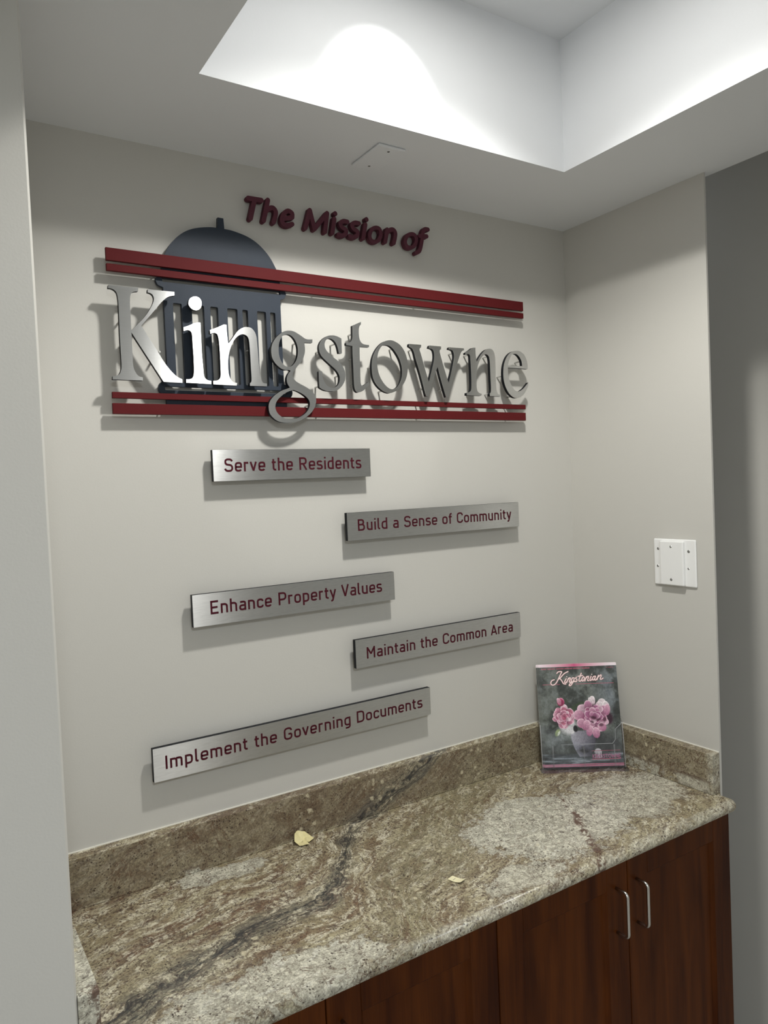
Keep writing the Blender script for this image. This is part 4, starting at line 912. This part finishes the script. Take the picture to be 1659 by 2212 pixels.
# small emblem and name at lower right
over(img, (np.abs(gy-.846) < .0022)*((gx > .60) & (gx < .965)), PINK); over(img, (np.abs(gy-.926) < .0022)*((gx > .60) & (gx < .965)), PINK)
WH = lin(214, 206, 212)
over(img, ell(.685,.846,.040,.030,0,.1)[0]*(gy < .846), WH); over(img, (np.abs(gx-.685) < .045)*((gy > .850) & (gy < .864)), WH)
for cx_ in (.650,.668,.685,.703,.720): over(img, (np.abs(gx-cx_) < .0055)*((gy > .862) & (gy < .918)), WH)
def tiny(txt, x0, x1, zb, cap, col, w_):
    adv = sum(TINY[c][0]+.14 for c in txt)-.14; sx = (x1-x0)/adv; x = x0
    for c in txt:
        for pth in TINY[c][1]: over(img, seg([(x+a*sx, zb-b_*cap) for a, b_ in pth], w_), col)
        x += (TINY[c][0]+.14)*sx
TINY = {'K': (.6, [[(.05,0),(.05,1)],[(.55,1),(.08,.5),(.58,0)]]), 'I': (.1, [[(.05,0),(.05,1)]]), 'N': (.6, [[(.05,0),(.05,1),(.55,0),(.55,1)]]),
 'G': (.65, [[(.6,.8),(.35,1),(.05,.7),(.05,.3),(.35,0),(.6,.2),(.6,.45),(.4,.45)]]), 'S': (.5, [[(.45,.85),(.25,1),(.05,.75),(.45,.3),(.25,0),(.05,.15)]]),
 'T': (.5, [[(.25,0),(.25,1)],[(0,1),(.5,1)]]), 'O': (.7, [[(.35,1),(.05,.7),(.05,.3),(.35,0),(.65,.3),(.65,.7),(.35,1)]]), 'W': (.8, [[(0,1),(.2,0),(.4,.8),(.6,0),(.8,1)]]), 'E': (.45, [[(.45,1),(.05,1),(.05,0),(.45,0)],[(.05,.5),(.38,.5)]])}
tiny('KINGSTOWNE', .612, .965, .915, .034, lin(196,112,150), .0036)

def cover_mesh():
    w_, h_ = 0.2167, 0.2799
    vs = []; fs = []
    xs = np.linspace(-w_/2, w_/2, NX+1); zs = np.linspace(h_, 0, NY+1)
    V = np.zeros(((NY+1)*(NX+1), 3)); V[:, 0] = np.tile(xs, NY+1); V[:, 2] = np.repeat(zs, NX+1)
    idx = (np.arange(NY)[:, None]*(NX+1)+np.arange(NX)[None]).ravel()
    F = np.stack([idx+NX+1, idx+NX+2, idx+1, idx], 1)
    me = bpy.data.meshes.new('cover'); me.vertices.add(len(V)); me.vertices.foreach_set('co', V.ravel())
    me.loops.add(F.size); me.loops.foreach_set('vertex_index', F.ravel())
    me.polygons.add(len(F)); me.polygons.foreach_set('loop_start', np.arange(0, F.size, 4)); me.polygons.foreach_set('loop_total', np.full(len(F), 4))
    me.update(calc_edges=True)
    at = me.color_attributes.new('print', 'FLOAT_COLOR', 'CORNER')
    c = np.ones((len(F), 4, 4)); c[:, :, :3] = img.reshape(-1, 3)[:, None, :]
    at.data.foreach_set('color', c.ravel())
    return me
mt = bpy.data.materials.new('printed_cover'); mt.use_nodes = True; nt = mt.node_tree; b = nt.nodes['Principled BSDF']
at = nd(nt, 'ShaderNodeVertexColor'); at.layer_name = 'print'; nt.links.new(at.outputs[0], b.inputs['Base Color'])
b.inputs['Roughness'].default_value = 0.28
M_COVER = mt
cme = cover_mesh(); cme.materials.append(M_COVER)

# holder frame: origin at the foot of the front magazine
MO = Vector((-0.1412, -0.1455, 0.9185)); YAW = -0.6006; TILT = 0.1883
FR = Matrix.Rotation(YAW, 4, 'Z') @ Matrix.Rotation(-TILT, 4, 'X')
ROT = FR.to_euler()
mg = None
offs = [(0, 0, 0), (-.0016, .0021, .0006), (-.0030, .0042, -.0003), (-.0044, .0063, .0004), (-.0060, .0084, -.0004)]
labs = ['front magazine with pink peonies in a grey vase on its cover'] + ['magazine tucked behind the front one in the clear stand, only its edge showing']*4
for k, (dx, dy, dz) in enumerate(offs):
    if k == 0:
        mg = empty('magazine'); r0 = mg
        bm = bmesh.new(); box(bm, (-0.1083, 0.0002, 0.0), (0.1083, 0.0018, 0.2799)); new_mesh_obj('pages', bm, M_PAPER, r0)
        co = bpy.data.objects.new('cover', cme); COL.objects.link(co); co.parent = r0
    else:
        r0 = mg.copy(); COL.objects.link(r0)
        for ch in mg.children:
            c = ch.copy(); COL.objects.link(c); c.parent = r0
    r0.location = MO + FR.to_3x3() @ Vector((dx, dy, dz + 0.0002)); r0.rotation_euler = ROT
    tag(r0, labs[k], 'magazine', 'magazines in the clear stand' if k == 0 else 'magazines stacked behind the front one')

# clear stand
t = empty('magazine_stand', MO, ROT); tag(t, 'clear acrylic brochure stand holding magazines in the counter corner', 'magazine stand')
bm = bmesh.new(); box(bm, (-0.1150, 0.0106, -0.002), (0.1095, 0.0124, 0.262), bevel=0.0004, seg=1); new_mesh_obj('back_panel', bm, M_ACRYL, t)
for sx in (-1, 1):
    bm = bmesh.new()
    a, b_ = (0.1096, 0.1110) if sx > 0 else (-0.1168, -0.1151)
    xs_ = 0.1100 if sx > 0 else 0.1165
    # side wall, higher at the back
    lo = [(-0.0068, -0.002), (0.0124, -0.002), (0.0124, 0.128), (0.004, 0.128), (-0.0068, 0.118)]
    v0 = [bm.verts.new((a, y, z)) for y, z in lo]; v1 = [bm.verts.new((b_, y, z)) for y, z in lo]
    bm.faces.new(v0); bm.faces.new(list(reversed(v1)))
    for k in range(5): bm.faces.new((v0[k], v1[k], v1[(k+1) % 5], v0[(k+1) % 5]))
    bmesh.ops.recalc_face_normals(bm, faces=bm.faces)
    new_mesh_obj('side_wall', bm, M_ACRYL, t)
    bm = bmesh.new(); tube(bm, [(sx*xs_, 0.0, 0.118), (sx*(xs_+.0050), -0.002, 0.122), (sx*(xs_+.0060), 0.004, 0.128), (sx*xs_, 0.010, 0.134)], 0.0009, 8)
    new_mesh_obj('clip', bm, M_ACRYL, t)
# pocket front with a U-shaped cut-out
U = []
def arc(cx, cz, r_, a0, a1, n_=6): return [(cx+r_*math.cos(math.radians(a0+(a1-a0)*k/n_)), cz+r_*math.sin(math.radians(a0+(a1-a0)*k/n_))) for k in range(n_+1)]
U = [(-0.1150, -0.002), (0.1095, -0.002), (0.1095, 0.118)] + [(0.104, 0.112)] + [(0.090, 0.100)] + arc(0.078, 0.072, 0.010, 0, -90) + arc(-0.060, 0.072, 0.010, -90, -180) + [(-0.078, 0.100), (-0.100, 0.114), (-0.1150, 0.118)]
bm = bmesh.new()
v0 = [bm.verts.new((x, -0.0068, z)) for x, z in U]; v1 = [bm.verts.new((x, -0.0048, z)) for x, z in U]
f0 = bm.faces.new(v0); f1 = bm.faces.new(list(reversed(v1)))
for k in range(len(U)): bm.faces.new((v0[k], v1[k], v1[(k+1) % len(U)], v0[(k+1) % len(U)]))
bmesh.ops.triangulate(bm, faces=[f0, f1]); bmesh.ops.recalc_face_normals(bm, faces=bm.faces)
new_mesh_obj('pocket_front', bm, M_ACRYL, t)
for x in (-0.085, 0.0, 0.083):
    bm = bmesh.new(); box(bm, (x-0.0012, -0.0078, 0.002), (x+0.0012, -0.0068, 0.060)); new_mesh_obj('rib', bm, M_ACRYL, t)
def edge(pts, r_=0.0007):
    bm = bmesh.new(); tube(bm, pts, r_, 6); new_mesh_obj('edge_highlight', bm, M_EDGE, t)  # thin pale tube drawn as the highlight on an edge
edge([(0.1103, 0.0116, 0.262), (0.1103, 0.0116, 0.130)]); edge([(0.1103, -0.0066, 0.118), (0.1103, -0.0066, -0.001)], 0.0009)
edge([(-0.1155, -0.0066, 0.118), (-0.1155, -0.0066, -0.001)], 0.0009)
edge([(0.1095, -0.0058, 0.118), (0.104, -0.0058, 0.112), (0.090, -0.0058, 0.100), (0.088, -0.0058, 0.072), (0.080, -0.0058, 0.0625), (-0.062, -0.0058, 0.0625)], 0.0006)
for x in (-0.0862, -0.0838, -0.0012, 0.0012, 0.0818, 0.0842): edge([(x, -0.0078, 0.002), (x, -0.0078, 0.060)], 0.0003)
# foot plate lies flat on the stone
IR = FR.to_3x3().inverted(); RZ = Matrix.Rotation(YAW, 3, 'Z')
def flat(bm, pts, z0, z1):
    lo = [bm.verts.new(IR @ (RZ @ Vector((x, y, 0)) + Vector((0, 0, z0-MO.z)))) for x, y in pts]
    hi = [bm.verts.new(IR @ (RZ @ Vector((x, y, 0)) + Vector((0, 0, z1-MO.z)))) for x, y in pts]
    bm.faces.new(list(reversed(lo))); bm.faces.new(hi); n_ = len(pts)
    for k in range(n_): bm.faces.new((lo[k], lo[(k+1) % n_], hi[(k+1) % n_], hi[k]))
bm = bmesh.new()
flat(bm, [(-0.122, -0.020), (-0.116, -0.026), (-0.075, -0.026), (-0.072, -0.021), (-0.020, -0.021), (-0.017, -0.026), (0.030, -0.026), (0.033, -0.021), (0.085, -0.021), (0.088, -0.026), (0.112, -0.026), (0.117, -0.020), (0.117, 0.008), (-0.122, 0.008)], CZ+0.0003, CZ+0.0022)
bmesh.ops.recalc_face_normals(bm, faces=bm.faces)
new_mesh_obj('foot_plate', bm, M_ACRYL_D, t)

# ------------------------------------------------------------------ scraps on the counter
bm = bmesh.new(); random.seed(4); n = 18
c = bm.verts.new((0, 0, 0.004)); rings = []
for j, rr in enumerate((0.33, 0.66, 1.0)):
    ring = []
    for k in range(n):
        a = 2*math.pi*k/n; q = 0.0215*rr*(1 + 0.10*math.sin(3*a+1) + (0.16*random.uniform(-1, 1) if j == 2 else 0))
        if j == 2 and k in (15, 16): q *= 0.70
        z_ = 0.003 + 0.020*rr**1.6*max(0, math.sin(a-0.3))**1.0 + 0.0034*math.sin(5*a+j*1.7)*(1 if j < 2 else .3) + 0.003*(j == 0) + random.uniform(0, .0012)
        ring.append(bm.verts.new((q*math.cos(a), q*math.sin(a)*0.85, max(0.0007, z_))))
    rings.append(ring)
for k in range(n): bm.faces.new((c, rings[0][k], rings[0][(k+1) % n]))
for j in range(2):
    for k in range(n): bm.faces.new((rings[j][k], rings[j+1][k], rings[j+1][(k+1) % n], rings[j][(k+1) % n]))
bmesh.ops.recalc_face_normals(bm, faces=bm.faces)
for f in bm.faces: f.smooth = True
o = new_mesh_obj('dried_petal', bm, M_LEAF); o.location = (-0.955, -0.0525, CZ+0.0004)
tag(o, 'small curled yellow dried petal lying against the long backsplash', 'petal')
bm = bmesh.new(); rows = []
for i in range(9):
    u = i/8; x = (u-.5)*0.032; z_ = 0.0006 + 0.012*max(0, u-.5)**1.6
    rows.append([bm.verts.new((x, y, z_+dz)) for y, dz in ((-0.0085, 0), (0.0085, 0), (0.0085, 0.0004), (-0.0085, 0.0004))])
for i in range(8):
    for k in range(4): bm.faces.new((rows[i][k], rows[i+1][k], rows[i+1][(k+1) % 4], rows[i][(k+1) % 4]))
bm.faces.new(rows[0]); bm.faces.new(rows[-1]); bmesh.ops.recalc_face_normals(bm, faces=bm.faces)
sc_ = new_mesh_obj('paper_scrap', bm, M_CREAM); sc_.location = (-0.779, -0.387, CZ+0.0004); sc_.rotation_euler = (0, 0, math.radians(-74))
tag(sc_, 'tiny cream paper scrap with a dark mark near the front edge of the worktop', 'paper scrap')
bm = bmesh.new(); box(bm, (-0.0055, -0.0045, 0.00101), (-0.0046, 0.0035, 0.00112)); new_mesh_obj('ink_mark', bm, M_INK, sc_)
